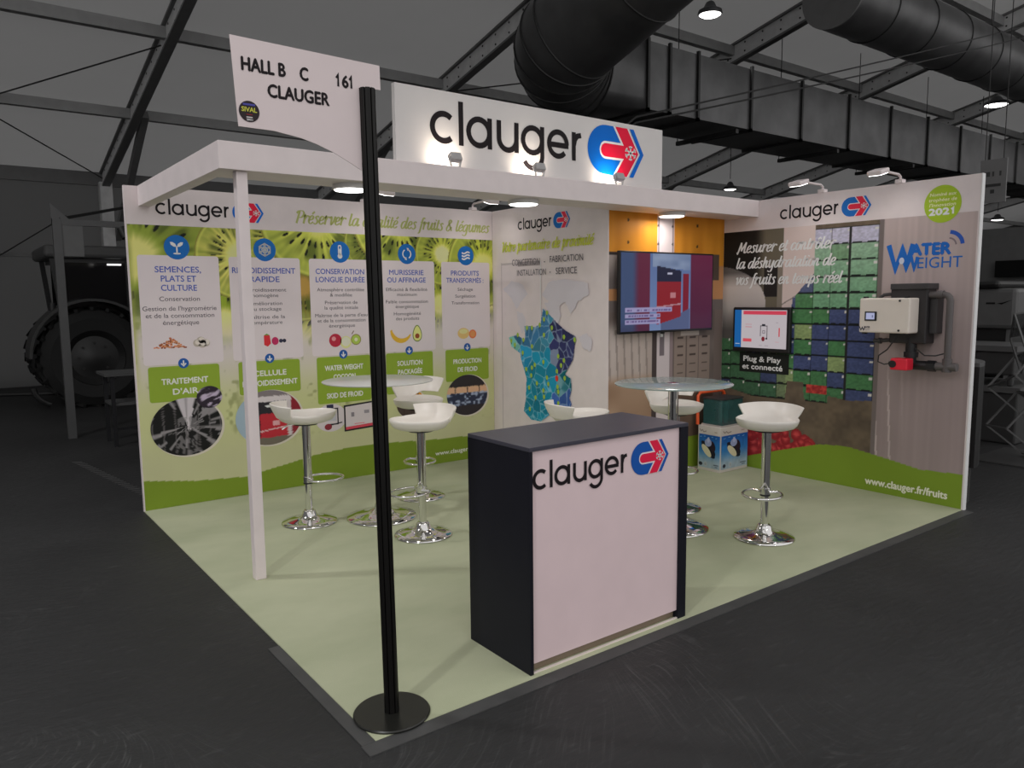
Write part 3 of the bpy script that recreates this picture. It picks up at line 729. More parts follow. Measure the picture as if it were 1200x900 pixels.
# ================================================================== the stand: carpet, canopy, sign, lights
M_CARPET = bpy.data.materials.new('pale_green_carpet'); M_CARPET.use_nodes = True
_nt = M_CARPET.node_tree; _b = _nt.nodes['Principled BSDF']; _tc0 = _nt.nodes.new('ShaderNodeTexCoord')
_n1 = _noise(1.3, 6, (1, 1.7, 1)); _n2 = _noise(250, 2)
_cr = _nt.nodes.new('ShaderNodeValToRGB'); _cr.color_ramp.elements[0].position = 0.3; _cr.color_ramp.elements[1].position = 0.72
_cr.color_ramp.elements[0].color = (*alb((126, 130, 107)), 1); _cr.color_ramp.elements[1].color = (*alb((142, 144, 122)), 1)
_nt.links.new(_n1.outputs['Fac'], _cr.inputs['Fac']); _nt.links.new(_cr.outputs['Color'], _b.inputs['Base Color'])
_b.inputs['Roughness'].default_value = 0.9; _b.inputs['Specular IOR Level'].default_value = 0.15
_bp = _nt.nodes.new('ShaderNodeBump'); _bp.inputs['Strength'].default_value = 0.25; _bp.inputs['Distance'].default_value = 0.004
_nt.links.new(_n2.outputs['Fac'], _bp.inputs['Height']); _nt.links.new(_bp.outputs['Normal'], _b.inputs['Normal'])
tag(MB().box(0.0, 0.0, -0.004, W, D, 0.002).build('stand_carpet', M_CARPET), 'pale green carpet covering the whole exhibition stand', 'carpet')
M_TAPE = mat('dark_grey_tape', (0.062, 0.062, 0.062), 0.6, raw=True, noise=0.15)
tag(MB().box(-0.06, -0.075, -0.004, W, 0.0, 0.0).build('edging_tape', M_TAPE), 'dark grey tape along the front edge of the carpet', 'tape')
tag(MB().box(-0.055, 0.001, -0.004, -0.001, 1.0, 0.0).build('edging_tape', M_TAPE), 'short dark grey tape on the left edge of the carpet, beside the pole foot', 'tape')

m = MB().prism([(0.095, 1.875), (W - 0.002, 1.875), (W - 0.002, 2.20), (0.181, 2.20), (0.181, D - 0.002), (0.095, D - 0.002)], 'z', 2.35, 2.5)
canopy = tag(m.build('canopy_fascia', M_WHITE, bevel=0.003), 'white L-shaped fascia beam running over the stand from left to right wall', 'canopy')
tag(MB().box(0.195, 1.905, 0.002, 0.257, 1.967, 2.349).build('support_post', M_WHITE, bevel=0.003), 'square white post holding up the left corner of the fascia', 'post')

t = thing('fascia_sign', 'long white lit name board with large logo standing on the fascia', 'sign', (2.58, 2.12, 2.5))
MB().box(1.302, 2.10, 2.50, 3.862, 2.14, 3.036).build('board', mat('sign_white', (0.72, 0.69, 0.675), 0.5, raw=True, noise=0.01), t)
p = Print(Frame((0, 2.10, 0), (1, 0, 0), (0, 0, 1)), k=0.62)
logo(p, 1.565, 2.93, 2.688, l=2, blue=(0, 86, 170), red=(215, 20, 52), paper=(225, 215, 212)); p.build('logo', t)
def flood(x, label):
    t = thing('floodlight', label, 'floodlight', (x, 1.95, 2.5), 'small floodlights under the lit sign')
    m = MB().box(x - 0.042, 1.925, 2.545, x + 0.042, 1.975, 2.60); m.rot((x, 1.95, 2.57), 'X', math.radians(-25)); m.build('housing', mat('lamp_grey', (0.42, 0.41, 0.41), 0.45, raw=True), t, bevel=0.006)
    m = MB()
    for s_ in (-1, 1): m.bar((x + s_ * 0.048, 1.945, 2.575), (x + s_ * 0.03, 1.95, 2.502), 0.006, 0.014)
    m.box(x - 0.036, 1.935, 2.5, x + 0.036, 1.965, 2.505); m.build('bracket', mat('bracket_grey', (0.5, 0.49, 0.48), 0.4, raw=True), t)
    q = MB().box(x - 0.034, 1.977, 2.55, x + 0.034, 1.980, 2.595); q.rot((x, 1.95, 2.57), 'X', math.radians(-25)); q.build('lens', M_GLOW, t)
    l = bpy.data.lights.new('flood_light', 'SPOT'); l.energy = FLOOD_W; l.color = (1, 0.86, 0.70); l.spot_size = math.radians(150); l.spot_blend = 0.9; l.shadow_soft_size = 0.03
    o = bpy.data.objects.new('flood_light', l); COL.objects.link(o); o.parent = t; o.location = (0, 0.045, 0.055)
    o.rotation_euler = (math.radians(118), 0, 0)
flood(1.665, 'small grey floodlight in front of the first letters of the lit sign')
flood(2.39, 'small grey floodlight below the middle letters of the lit sign')
flood(3.20, 'small grey floodlight below the emblem on the lit sign')

def downlight(x, y, label):
    t = thing('downlight', label, 'lamp', (x, y, 2.35), 'round surface downlights under the fascia')
    MB().lathe([(0.112, 0.0), (0.115, -0.01), (0.115, -0.028), (0.104, -0.032)], (x, y, 2.35), 40).build('rim', mat('lamp_white', (0.75, 0.74, 0.73), 0.4, raw=True), t, smooth=True)
    MB().lathe([(0.106, -0.031), (0.10, -0.036), (0.05, -0.038)], (x, y, 2.35), 40).build('diffuser', M_GLOW, t, smooth=True)
    l = bpy.data.lights.new('downlight_glow', 'AREA'); l.shape = 'DISK'; l.size = 0.2; l.energy = DOWNLIGHT_W; l.color = (1, 0.93, 0.85)
    o = bpy.data.objects.new('downlight_glow', l); COL.objects.link(o); o.parent = t; o.location = (0, 0, -0.045)
downlight(0.955, 2.06, 'lit round downlight above the left table, next to the black pole')
downlight(2.335, 2.07, 'lit round downlight above the panel with the map')
downlight(3.95, 2.06, 'lit round downlight above the big television')

def arm_lamp(bx, by, hx, hy, label):
    t = thing('arm_spotlight', label, 'spotlight', (bx, by, H), 'white arm spotlights clipped on the wall tops')
    MB().box(bx - 0.03, by - 0.03, H, bx + 0.03, by + 0.03, H + 0.03).build('clamp', M_WHITE, t, bevel=0.004)
    m = MB().tube([(bx, by, H + 0.03), (bx, by, H + 0.05), (bx * 0.9 + hx * 0.1, by * 0.9 + hy * 0.1, H + 0.065), (hx, hy, H + 0.06)], 0.010, 10); m.build('arm', M_WHITE, t, smooth=True)
    d = Vector((hx - bx, hy - by, 0)).normalized(); n = Vector((-d.y, d.x, 0))
    c = Vector((hx, hy, H + 0.045)) + d * 0.05
    m = MB(); m.box(-0.08, -0.055, -0.018, 0.08, 0.055, 0.018)
    M3 = Matrix(((d.x, n.x, 0), (d.y, n.y, 0), (0, 0, 1))).to_4x4(); bmesh.ops.transform(m.bm, matrix=Matrix.Translation(c) @ M3 @ Matrix.Rotation(math.radians(14), 4, 'Y'), verts=m.bm.verts)
    m.build('head', M_WHITE, t, bevel=0.01)
    q = MB(); q.box(-0.065, -0.045, -0.021, 0.065, 0.045, -0.0185); bmesh.ops.transform(q.bm, matrix=Matrix.Translation(c) @ M3 @ Matrix.Rotation(math.radians(14), 4, 'Y'), verts=q.bm.verts); q.build('lens', M_GLOW, t)
    l = bpy.data.lights.new('arm_light', 'SPOT'); l.energy = WALL_LAMP_W; l.spot_size = math.radians(140); l.spot_blend = 0.8; l.shadow_soft_size = 0.06; l.color = (1, 0.95, 0.9)
    o = bpy.data.objects.new('arm_light', l); COL.objects.link(o); o.parent = t; o.location = c - Vector((bx, by, H)) - Vector((0, 0, 0.03))
    o.rotation_euler = (Vector((bx, by, H - 1.2)) - c).to_track_quat('-Z', 'Y').to_euler()
arm_lamp(1.98, D + 0.02, 1.98, D - 0.34, 'white arm spotlight on the left wall top, above the middle card')
arm_lamp(3.16, D + 0.02, 3.10, D - 0.34, 'white arm spotlight on the left wall top, near the far corner')
arm_lamp(W + 0.02, 1.26, W - 0.36, 1.22, 'white arm spotlight on the right wall top, above the printed logo')
arm_lamp(W + 0.02, 0.60, W - 0.36, 0.56, 'white arm spotlight on the right wall top, left of the round green badge')

# ---- black pole with the paper hall number
t = thing('pole_sign', 'tall black pole on a round foot carrying a white hall number sheet', 'sign', (0.139, 0.133, 0.0))
MB().lathe([(0.152, 0.003), (0.152, 0.008), (0.148, 0.012), (0.03, 0.012)], (0.139, 0.133, 0), 64).build('foot', mat('black_enamel', (0.013, 0.013, 0.011), 0.3, raw=True), t, smooth=True, auto=30)
bm = MB()
sec = []
for k in range(8):
    a = math.radians(45 * k)
    for da, rr_ in ((-17, 0.029), (-5, 0.029), (-4, 0.022), (4, 0.022), (5, 0.029), (17, 0.029)): sec.append((rr_ * math.cos(a + math.radians(da)), rr_ * math.sin(a + math.radians(da))))
bm.prism(sec, 'z', 0.0, 2.393)
for v in bm.bm.verts: v.co.x += 0.139 - 0.027 * v.co.z / 2.393; v.co.y += 0.133
bm.bm.verts.ensure_lookup_table()
for v in bm.bm.verts: v.co.z += 0.012 if v.co.z < 0.1 else 0
bm.build('pole', mat('black_anodised', (0.007, 0.0065, 0.006), 0.35, raw=True, spec=0.25), t)
ys = 0.140
poly = [(-0.367, 2.492), (0.168, 2.483), (0.170, 2.398), (0.10, 2.398), (0.085, 2.104), (0.035, 2.130), (-0.025, 2.158), (-0.085, 2.179), (-0.14, 2.193), (-0.235, 2.206), (-0.352, 2.207)]
MB().prism(poly, 'y', ys, ys + 0.003).build('sheet', mat('sign_paper', (166, 155, 155), 0.6, noise=0.02), t)
p = Print(Frame((0, ys, 0), (1, 0, 0), (0, 0, 1)))
p.text('HALL B', -0.333, 2.388, 0.041, INK, 1, w=0.146, bold=0.05); p.build('hall_lettering', t); p = Print(Frame((0, ys, 0), (1, 0, 0), (0, 0, 1)))
p.text('C', -0.135, 2.387, 0.041, INK, 1, w=0.028, bold=0.05); p.build('row_letter', t); p = Print(Frame((0, ys, 0), (1, 0, 0), (0, 0, 1)))
p.text('6', 0.020, 2.386, 0.040, INK, 1, w=0.022, bold=0.05)
for x_ in (0.004, 0.054): p.stroke([(x_ - 0.007, 2.414), (x_, 2.425), (x_, 2.386)], 0.0075, INK, 1.2)
p.build('stand_number', t); p = Print(Frame((0, ys, 0), (1, 0, 0), (0, 0, 1)))
p.text('CLAUGER', -0.249, 2.315, 0.040, INK, 1, w=0.216, bold=0.05); p.build('name_lettering', t)
p = Print(Frame((0, ys, 0), (1, 0, 0), (0, 0, 1)))
p.disc(-0.315, 2.258, 0.034, (38, 32, 34), 1); p.text('SIVAL', -0.315, 2.257, 0.014, (150, 150, 60), 1.6, w=0.05, align='c', bold=0.05)
p.rect(-0.335, 2.277, -0.295, 2.283, (60, 60, 120), 1.6); p.rect(-0.325, 2.247, -0.305, 2.249, (120, 40, 40), 1.6); p.rect(-0.325, 2.238, -0.305, 2.241, (170, 165, 165), 1.6); p.text('2021', -0.315, 2.229, 0.006, (190, 185, 185), 1.6, w=0.02, align='c', bold=0.03)
p.build('round_logo', t)

# ================================================================== printed partitions
def kiwi(u, v, cx, cy, r, flesh, core, seed, rim=(112, 108, 50), back=None):
    dx = (u - cx) / r; dy = (v - cy) / r
    d = np.hypot(dx, dy); a = np.arctan2(dy, dx)
    st = vnoise(a * 14 + seed * 7, d * 1.6)
    c = mix(flesh, (118, 128, 54), np.clip(sstep(0.35, 0.9, d) * 0.7 + (st - 0.5) * 0.8, 0, 1))
    c = mix(c, core, 1 - sstep(0.20, 0.36, d + (st - 0.5) * 0.06))
    ray = sstep(0.3, 0.5, d) * (1 - sstep(0.62, 0.8, d))
    c = mix(c, (68, 78, 34), np.clip(ray * (vnoise(a * 11 + seed, d * 0.5) - 0.30) * 2.0, 0, 0.85))
    N = 26; cell = np.floor(a / (2 * np.pi) * N + 0.5); da = (a / (2 * np.pi) * N + 0.5 - cell) - 0.5
    for q in range(2):
        d0 = 0.42 + 0.17 * q + 0.07 * hsh(cell, seed + q); ok = hsh(cell + 9 * q, seed) > 0.25
        e = ((d - d0) / 0.062) ** 2 + (da * d * 5.2 / (1 + (d - d0) * 2) / 0.50) ** 2
        c = mix(c, (26, 28, 24), np.where(ok, 1 - sstep(0.6, 1.1, e), 0))
    c = mix(c, (168, 170, 80), 0.7 * sstep(0.9, 0.94, d) * (1 - sstep(0.95, 0.97, d)))
    c = mix(c, rim, sstep(0.965, 0.985, d))
    return c, d < 1.0
KIWIS = [(1.25, 1.2, .60, (168, 166, 70), (190, 185, 130), 1), (2.2, 1.45, .55, (160, 160, 62), (190, 184, 130), 2), (3.0, 1.55, .42, (170, 168, 80), (195, 188, 140), 3),
         (0.70, 1.45, .42, (120, 136, 42), (186, 180, 110), 4), (0.02, 1.45, .42, (120, 130, 46), (180, 176, 120), 14), (1.36, 1.75, .30, (110, 96, 44), (150, 120, 60), 5), (2.08, 1.62, .36, (128, 138, 44), (180, 176, 100), 6), (2.74, 1.58, .34, (140, 146, 52), (182, 178, 110), 7), (3.36, 1.62, .36, (120, 128, 44), (180, 176, 100), 8),
         (0.05, 1.96, .62, (116, 130, 50), (178, 174, 104), 9), (0.84, 2.00, .36, (186, 178, 92), (200, 190, 120), 10), (1.15, 2.16, .28, (178, 172, 84), (194, 188, 110), 15), (1.52, 2.34, .52, (172, 176, 76), (192, 188, 112), 11),
         (2.02, 2.14, .26, (90, 96, 44), (120, 120, 60), 12), (2.32, 2.36, .48, (166, 170, 70), (190, 186, 112), 13), (2.78, 2.06, .30, (160, 164, 66), (196, 190, 130), 17), (3.26, 1.96, .42, (150, 156, 58), (190, 184, 104), 16)]
def left_wave(u): return np.interp(u, [0, .4, .79, 1.18, 1.4, 1.7, 1.96, 2.4, 2.7, 3.0, 3.4], [.243, .185, .160, .222, .262, .285, .290, .268, .250, .243, .24])
def paint_left(u, v):
    c = mix((132, 134, 60), (96, 104, 40), vnoise(u * 6, v * 6))
    for k in KIWIS:
        q, m = kiwi(u, v, *k); c = np.where(m[:, None], q, c)
    haze = mix((168, 160, 156), (158, 160, 116), sstep(1.25, 0.75, v))
    haze = mix(haze, (152, 152, 118), sstep(0.7, 0.3, v))
    sp = vnoise(u * 30, v * 30) * vnoise(u * 7 + 3, v * 7)
    haze = mix(haze, (96, 100, 60), np.clip((sp - 0.45) * 2, 0, 0.5) * sstep(0.35, 0.7, v))
    c = mix(haze, c, sstep(1.22, 1.62, v + 0.18 * (vnoise(u * 5, 2.0) - 0.5)))
    edge = sstep(0.05, 0.0, u); c = mix(c, mix((150, 150, 84), (110, 118, 50), vnoise(u * 20, v * 9)), edge * sstep(0.8, 1.3, v) * 0.8)
    c = np.where((v < left_wave(u))[:, None], np.array(GREEN, float), c)
    return c
t = thing('left_partition', 'long left wall printed with kiwi slices and five white product cards', 'partition wall', (1.7, D, 0))
MB().box(0, D, -0.004, B1, D + 0.04, H).build('wall_panel', M_WHITE, t)
raster(F_LEFT, 0.008, 3.378, 0.003, 2.215, 0.008, paint_left, 'kiwi_print', t, 1.0)
p = Print(F_LEFT); logo(p, 0.215, 0.765, 2.300, l=2); p.build('logo', t)
SLOGAN_G = (138, 142, 86)
p = Print(F_LEFT); SCRIPT(p, 'Préserver la qualité des fruits & légumes', 1.31, 2.285, 0.105, SLOGAN_G, 2, w=2.05); p.build('slogan', t)
NAVY = (62, 76, 142); GREY = (58, 50, 58); IBLUE = (26, 84, 146)
cards = [
    (0.062, 0.664, ['SEMENCES,', 'PLATS ET', 'CULTURE'], [['Conservation'], ["Gestion de l'hygrométrie", 'et de la consommation', 'énergétique']]),
    (0.743, 1.342, ['REFROIDISSEMENT', 'RAPIDE'], [['Refroidissement', 'homogène'], ['Amélioration', 'du stockage'], ['Maîtrise de la', 'température']]),
    (1.424, 2.022, ['CONSERVATION', 'LONGUE DURÉE'], [['Atmosphère contrôlée', '& modifiée'], ['Préservation de', 'la qualité initiale'], ["Maîtrise de la perte d'eau", 'et de la consommation', 'énergétique']]),
    (2.098, 2.684, ['MURISSERIE', 'OU AFFINAGE'], [['Efficacité & flexibilité', 'maximum'], ['Faible consommation', 'énergétique'], ['Homogénéité', 'des produits']]),
    (2.764, 3.337, ['PRODUITS', 'TRANSFORMÉS :'], [['Séchage'], ['Surgélation'], ['Transformation']])]
heads_w = [[.34, .26, .265], [.53, .25], [.46, .465], [.365, .41], [.33, .44]]
body_w = [[[.30], [.55, .51, .27]], [[.36, .22], [.28, .26], [.32, .27]], [[.45, .21], [.31, .32], [.50, .46, .25]], [[.44, .21], [.45, .25], [.29, .25]], [[.18], [.24], [.33]]]
rng = random.Random(4)
def fruits(p, k, cx, v):
    D_ = lambda x, y, r, c, rv=None, l=3.0: p.disc(cx + x, v + y, r, c, l, rv, seg=16)
    if k == 0:
        for i in range(90):
            x = rng.gauss(-0.09, 0.055); y = rng.random() * max(0.008, 0.085 - abs(x + 0.09) * 0.75)
            D_(x, y - 0.03, 0.009, rng.choice([(150, 88, 60), (176, 120, 92), (120, 66, 44), (160, 110, 76)]), 0.006, 3 + i * 0.01)
        for x, y, r in ((0.14, 0.015, .035), (0.18, 0.0, .03), (0.11, 0.0, .03), (0.15, -0.005, .034)): D_(x, y, r, (150, 140, 130), None, 3.1); D_(x + .006, y + .006, r * .7, (176, 168, 160), None, 3.3)
    if k == 1:
        p.poly([(cx - .03, v + .05), (cx + .02, v + .05), (cx + .028, v - .02), (cx, v - .045), (cx - .03, v - .03)], (170, 44, 50), 3); D_(.065, 0, .03, (150, 40, 76), .034); D_(.115, 0, .017, (46, 44, 60)); D_(.145, 0, .016, (40, 40, 54))
        p.poly([(cx - .03, v + .05), (cx - .005, v + .065), (cx + .02, v + .05)], (90, 120, 50), 3.1)
    if k == 2:
        D_(-.07, 0, .06, (150, 40, 56)); D_(-.085, .015, .02, (196, 120, 124), None, 3.2); D_(.03, -.02, .055, (196, 186, 120)); D_(.03, -.015, .042, (206, 200, 160), None, 3.2); D_(.13, 0, .05, (118, 110, 60)); D_(.13, 0, .042, (140, 160, 70), None, 3.2); D_(.13, 0, .017, (200, 196, 150), None, 3.4)
        p.stroke([(cx + .09, v + .05), (cx + .11, v + .08)], 0.008, (90, 70, 50), 3.4)
    if k == 3:
        p.stroke([(cx - .17, v + .06)] + [(cx - .07 + .11 * math.cos(math.radians(a)), v + .07 + .115 * math.sin(math.radians(a))) for a in range(190, 331, 14)], [.008, .02, .03, .038, .042, .044, .044, .042, .038, .03, .022, .012], (196, 140, 46), 3)
        p.poly([(cx + .10 + (.05 - .012 * math.sin(math.radians(a))) * math.cos(math.radians(a)), v + .02 + .08 * math.sin(math.radians(a))) for a in range(0, 360, 15)], (84, 100, 44), 3.2)
        p.poly([(cx + .10 + (.042 - .012 * math.sin(math.radians(a))) * math.cos(math.radians(a)), v + .02 + .071 * math.sin(math.radians(a))) for a in range(0, 360, 15)], (190, 186, 110), 3.4); D_(.10, -.005, .024, (120, 62, 36), None, 3.6)
    if k == 4:
        D_(-.03, 0, .07, (206, 150, 96), .055); D_(-.03, .02, .05, (214, 170, 120), .025, 3.2); D_(.08, -.01, .045, (200, 100, 62)); D_(.08, -.01, .03, (214, 120, 74), None, 3.2)
def icon(p, k, cx, v, r):
    Wt = (206, 206, 212); p.disc(cx, v, r, IBLUE, 3, seg=40); L = 4.0
    st = lambda pts, w=0.012, cl=False: p.stroke([(cx + x * r, v + y * r) for x, y in pts], w * r / 0.1, Wt, L, cl)
    if k == 0:
        st([(0, -.5), (0, .05)]); p.disc(cx, v - .52 * r, .3 * r, Wt, L, .07 * r)
        for s_ in (-1, 1): p.poly([(cx + s_ * x * r, v + y * r) for x, y in ((0, .02), (.1, .28), (.32, .42), (.52, .42), (.46, .2), (.25, .05))], Wt, L)
    if k == 1:
        for q in range(6):
            a = math.radians(60 * q + 30); st([(0, 0), (.58 * math.cos(a), .58 * math.sin(a))], .011)
            for s_ in (-1, 1): st([(.36 * math.cos(a), .36 * math.sin(a)), (.36 * math.cos(a) + .22 * math.cos(a + s_ * .9), .36 * math.sin(a) + .22 * math.sin(a + s_ * .9))], .010)
        st([(.26 * math.cos(math.radians(60 * q)), .26 * math.sin(math.radians(60 * q))) for q in range(6)], .010, True); st([(.56 * math.cos(math.radians(60 * q + 30)), .56 * math.sin(math.radians(60 * q + 30))) for q in range(6)], .009, True)
    if k == 2:
        st([(-.13, -.2), (-.13, .5), (-.08, .6), (.08, .6), (.13, .5), (.13, -.2)], .010); st([(0, -.3), (0, .3)], .012); p.disc(cx, v - .38 * r, .24 * r, Wt, L)
    if k == 3:
        st([(.45 * math.cos(math.radians(a)), .45 * math.sin(math.radians(a))) for a in range(-60, 81, 14)], .013); st([(.45 * math.cos(math.radians(a)), .45 * math.sin(math.radians(a))) for a in range(120, 261, 14)], .013)
        p.poly([(cx + x * r, v + y * r) for x, y in ((.0, .62), (.26, .55), (.08, .28))], Wt, L); p.poly([(cx + x * r, v + y * r) for x, y in ((.0, -.62), (-.26, -.55), (-.08, -.28))], Wt, L)
    if k == 4:
        for y in (-.3, 0, .3): st([(x, y + .09 * math.sin(x * 6.5)) for x in [(-.5 + .1 * j) for j in range(11)]], .016)
labels = [(['TRAITEMENT', "D'AIR"], [.35, .19], .089, .625, .848), (['CELLULE', 'REFROIDISSEMENT'], [.28, .47], .779, 1.305, .85), (['WATER WEIGHT', 'COCOON', '', 'SKID DE FROID'], [.37, .21, 0, .35], 1.46, 1.978, .71),
          (['SOLUTION', 'PACKAGÉE', "TRAITEMENT D'AIR", '', "D'ÉNERGIE"], [.27, .26, .43, 0, .26], 2.14, 2.648, .74), (['PRODUCTION', 'DE FROID'], [.335, .235], 2.794, 3.312, .81)]
for k, (u0, u1, hd, bd) in enumerate(cards):
    p = Print(F_LEFT); p.rect(u0, 1.14, u1, 1.988, PAPER, 2.0, 0.022)
    cx = (u0 + u1) / 2 - 0.01
    icx = [.352, 1.043, 1.714, 2.388, 3.052][k]
    card = p.build('product_card', t)
    p = Print(F_LEFT); v = 1.858
    for j, s_ in enumerate(hd): p.text(s_, cx, v, 0.045, NAVY, 2.8, w=heads_w[k][j], align='c', bold=0.02); v -= 0.071
    v -= 0.009
    for g, para in enumerate(bd):
        for j, s_ in enumerate(para): p.text(s_, cx, v, 0.034 if k == 0 else 0.029, GREY, 2.8, w=body_w[k][g][j], align='c'); v -= 0.055 if k == 0 else 0.0465
        v -= 0.02
    p.build('card_text', card)
    p = Print(F_LEFT); fruits(p, k, cx, [1.30, 1.29, 1.272, 1.285, 1.285][k]); p.build('fruit_picture', card)
    p = Print(F_LEFT); icon(p, k, icx, 2.052, 0.094); p.build('icon_badge', card)
    ls, lw, a, b, bot = labels[k]
    p = Print(F_LEFT); p.rect(a, bot, b, 1.127, LGREEN, 3.0, 0.02); lab = p.build('solution_label', t)
    p = Print(F_LEFT); v = 0.985 if k != 2 and k != 3 else 1.005
    if k == 1: v = 1.00
    for j, s_ in enumerate(ls):
        if s_: p.text(s_, (a + b) / 2, v, 0.044, (198, 200, 170), 3.8, w=lw[j], align='c', bold=0.045)
        v -= 0.083
    p.build('label_text', lab)
    p = Print(F_LEFT); p.disc(icx, 1.145, 0.040, (32, 72, 132), 4); q = icx; p.stroke([(q, 1.168), (q, 1.130)], .011, (206, 206, 212), 5); p.stroke([(q - .019, 1.145), (q, 1.124), (q + .019, 1.145)], .010, (206, 206, 212), 5); p.build('arrow_badge', lab)
def ph_aisle(x, y):
    a = np.arctan2(y - 0.05, x - 0.05); r = np.hypot(x - 0.05, y - 0.05)
    c = np.full((len(x), 3), 24.0)
    st = vnoise(a * 11, r * 1.5); c = mix(c, (150, 145, 148), np.where((st > 0.74) & (r > 0.12), 0.7, 0)); c = mix(c, (130, 126, 128), np.where((np.abs(y + .05) < .03) & (x > .1) | (np.abs(y + .14 - .1 * x) < .02), 0.5, 0))
    wd = (np.abs(x - 0.05 + 0.05 * y) < 0.05 + 0.22 * np.clip(y - 0.05, 0, 1)) & (y > -0.1); c = mix(c, (158, 152, 156), wd * 1.0)
    m = (np.abs(x) < 0.28) & (y < 0.35) & (vnoise(x * 22, y * 8) > 0.5); c = mix(c, (110, 106, 108), m * 0.7)
    post = (np.abs(np.mod(x * 3.1, 1) - 0.5) > 0.44) & (r > 0.2); c = mix(c, (105, 100, 102), post * 0.6)
    return c
def ph_sphere(x, y):
    st = vnoise(x * 2 + 3, y * 7 - x * 3); return mix((40, 34, 42), (150, 138, 156), sstep(0.5, 0.75, st))
def ph_door(x, y):
    c = np.tile([150., 40, 48], (len(x), 1))
    c = np.where((x < -0.35)[:, None], np.array([128., 144, 156]), c); c = np.where(((x > 0.62))[:, None], np.array([112., 34, 42]), c)
    c = np.where(((x > 0.55) & (x < 0.68))[:, None], np.array([165., 156, 158]), c); c = np.where(((x > -0.4) & (x < -0.28))[:, None], np.array([40., 36, 40]), c)
    inn = (x > -0.28) & (x < 0.55); c = np.where((inn & (y > 0.15))[:, None], np.array([38., 36, 40]), c); c = np.where(((y > 0.58) & (x > -.4) & (x < .68))[:, None], np.array([172., 164, 166]), c)
    c = np.where((y > 0.78)[:, None], np.array([104., 96, 98]), c); c = np.where(((np.abs(y - 0.42) < 0.03) & (np.abs(x + 0.0) < .12))[:, None], np.array([190., 186, 188]), c)
    c = np.where(((np.abs(x - .2) < .10) & (np.abs(y + .22) < .09))[:, None], np.array([176., 130, 134]), c); c = np.where((inn & (np.abs(y + .45 - .15 * x) < .02))[:, None], np.array([190., 150, 152]), c)
    return np.where((y < -0.72)[:, None], np.array([90., 84, 74]), c)
def ph_yellow(x, y):
    c = np.tile([176., 122, 46], (len(x), 1)); c = np.where((y < 0)[:, None], np.array([60., 50, 46]), c)
    return np.where((np.abs(np.mod(x * 2, 1) - .5) > .42)[:, None], np.array([54., 44, 40]), c)
def ph_plant(x, y):
    c = np.tile([44., 40, 42], (len(x), 1)); c = np.where(((y > 0.1) & (y < 0.42))[:, None], np.array([176., 140, 112]), c); c = np.where(((y > 0.08) & (y < .42) & (np.abs(np.mod(x * 1.7, 1) - .5) > .45))[:, None], np.array([90., 70, 60]), c)
    m = (y < 0.12) & (y > -0.5); n_ = vnoise(x * 9, y * 11); q = mix((40, 44, 60), (130, 140, 160), sstep(0.45, 0.8, n_)); c = np.where(m[:, None], q, c)
    return c
discs = [(0.352, 0.635, .272, .232, ph_aisle), (1.018, 0.640, .285, .235, ph_door), (2.395, 0.63, .155, .135, ph_yellow), (3.045, 0.662, .245, .205, ph_plant)]
for cu, cv, ru, rv, fn in discs:
    p = Print(F_LEFT); p.disc(cu + 0.012, cv - 0.006, ru + .008, (168, 162, 150), 3.4, rv + .008, seg=48); p.build('disc_border', t)
    raster_disc(F_LEFT, cu, cv, ru, rv, fn, 'photo_disc', t, 4.6)
raster_disc(F_LEFT, 0.535, 0.860, .100, .090, ph_sphere, 'photo_disc', t, 5.6, 12, 40)
p = Print(F_LEFT); p.disc(1.575, 0.580, .150, (168, 160, 162), 3.6, .125, seg=48)
p.stroke([(1.50, 0.66), (1.64, 0.66), (1.64, 0.52), (1.56, 0.52)], .012, (42, 40, 44), 4.4); p.rect(1.51, 0.55, 1.625, 0.65, (150, 148, 154), 4.4); p.rect(1.535, 0.66, 1.60, 0.70, (40, 40, 60), 4.6); p.disc(1.545, 0.50, .035, (110, 40, 48), 4.6, .028); p.stroke([(1.575, 0.515), (1.68, 0.53)], .010, (42, 40, 44), 4.7); p.build('device_disc', t)
p = Print(F_LEFT); p.poly([(1.70, .44), (2.02, .455), (2.02, .70), (1.70, .68)], (34, 32, 34), 4); p.poly([(1.715, .455), (2.005, .47), (2.005, .685), (1.715, .665)], (168, 160, 162), 4.6); p.poly([(1.715, .455), (2.005, .47), (2.005, .495), (1.715, .48)], (168, 60, 72), 5); p.rect(1.77, .57, 1.80, .61, (110, 104, 110), 5); p.rect(1.90, .59, 1.95, .62, (120, 114, 120), 5); p.rect(1.80, .50, 1.90, .506, (180, 90, 98), 5.2); p.build('tablet_picture', t)
p = Print(F_LEFT); p.text('www.clauger.fr/fruits', 2.655, 0.088, 0.042, (190, 192, 168), 2.5, w=0.62, bold=0.03); p.build('web_address', t)

# ---- corner store room: map face and photo face
t = thing('store_room', 'corner store room with map panel on its side and photo print on its front', 'store room', (4.15, 3.1, 0))
MB().box(B1, A1, 0.003, B1 + 0.03, D - 0.002, H).build('map_panel', M_WHITE, t)
MB().box(B1 + 0.03, A1, 0.003, W - 0.002, A1 + 0.03, H).build('front_panel', M_WHITE, t)
door = MB().box(B1 - 0.006, 3.155, 0.03, B1, 3.77, 1.975).build('door', mat('panel_white_door', (170, 161, 162), 0.5, noise=0.03), t, bevel=0.002)
p = Print(F_MAP); p.rect(-3.772, 0.03, -3.764, 1.98, (140, 132, 134), 7); p.rect(-3.156, 0.03, -3.146, 1.98, (196, 188, 188), 7.4); p.rect(-3.77, 1.955, -3.15, 1.975, (150, 142, 143), 6.8); p.rect(-3.50, 1.935, -3.15, 1.978, (124, 116, 117), 6.9); p.build('door_seam', door)
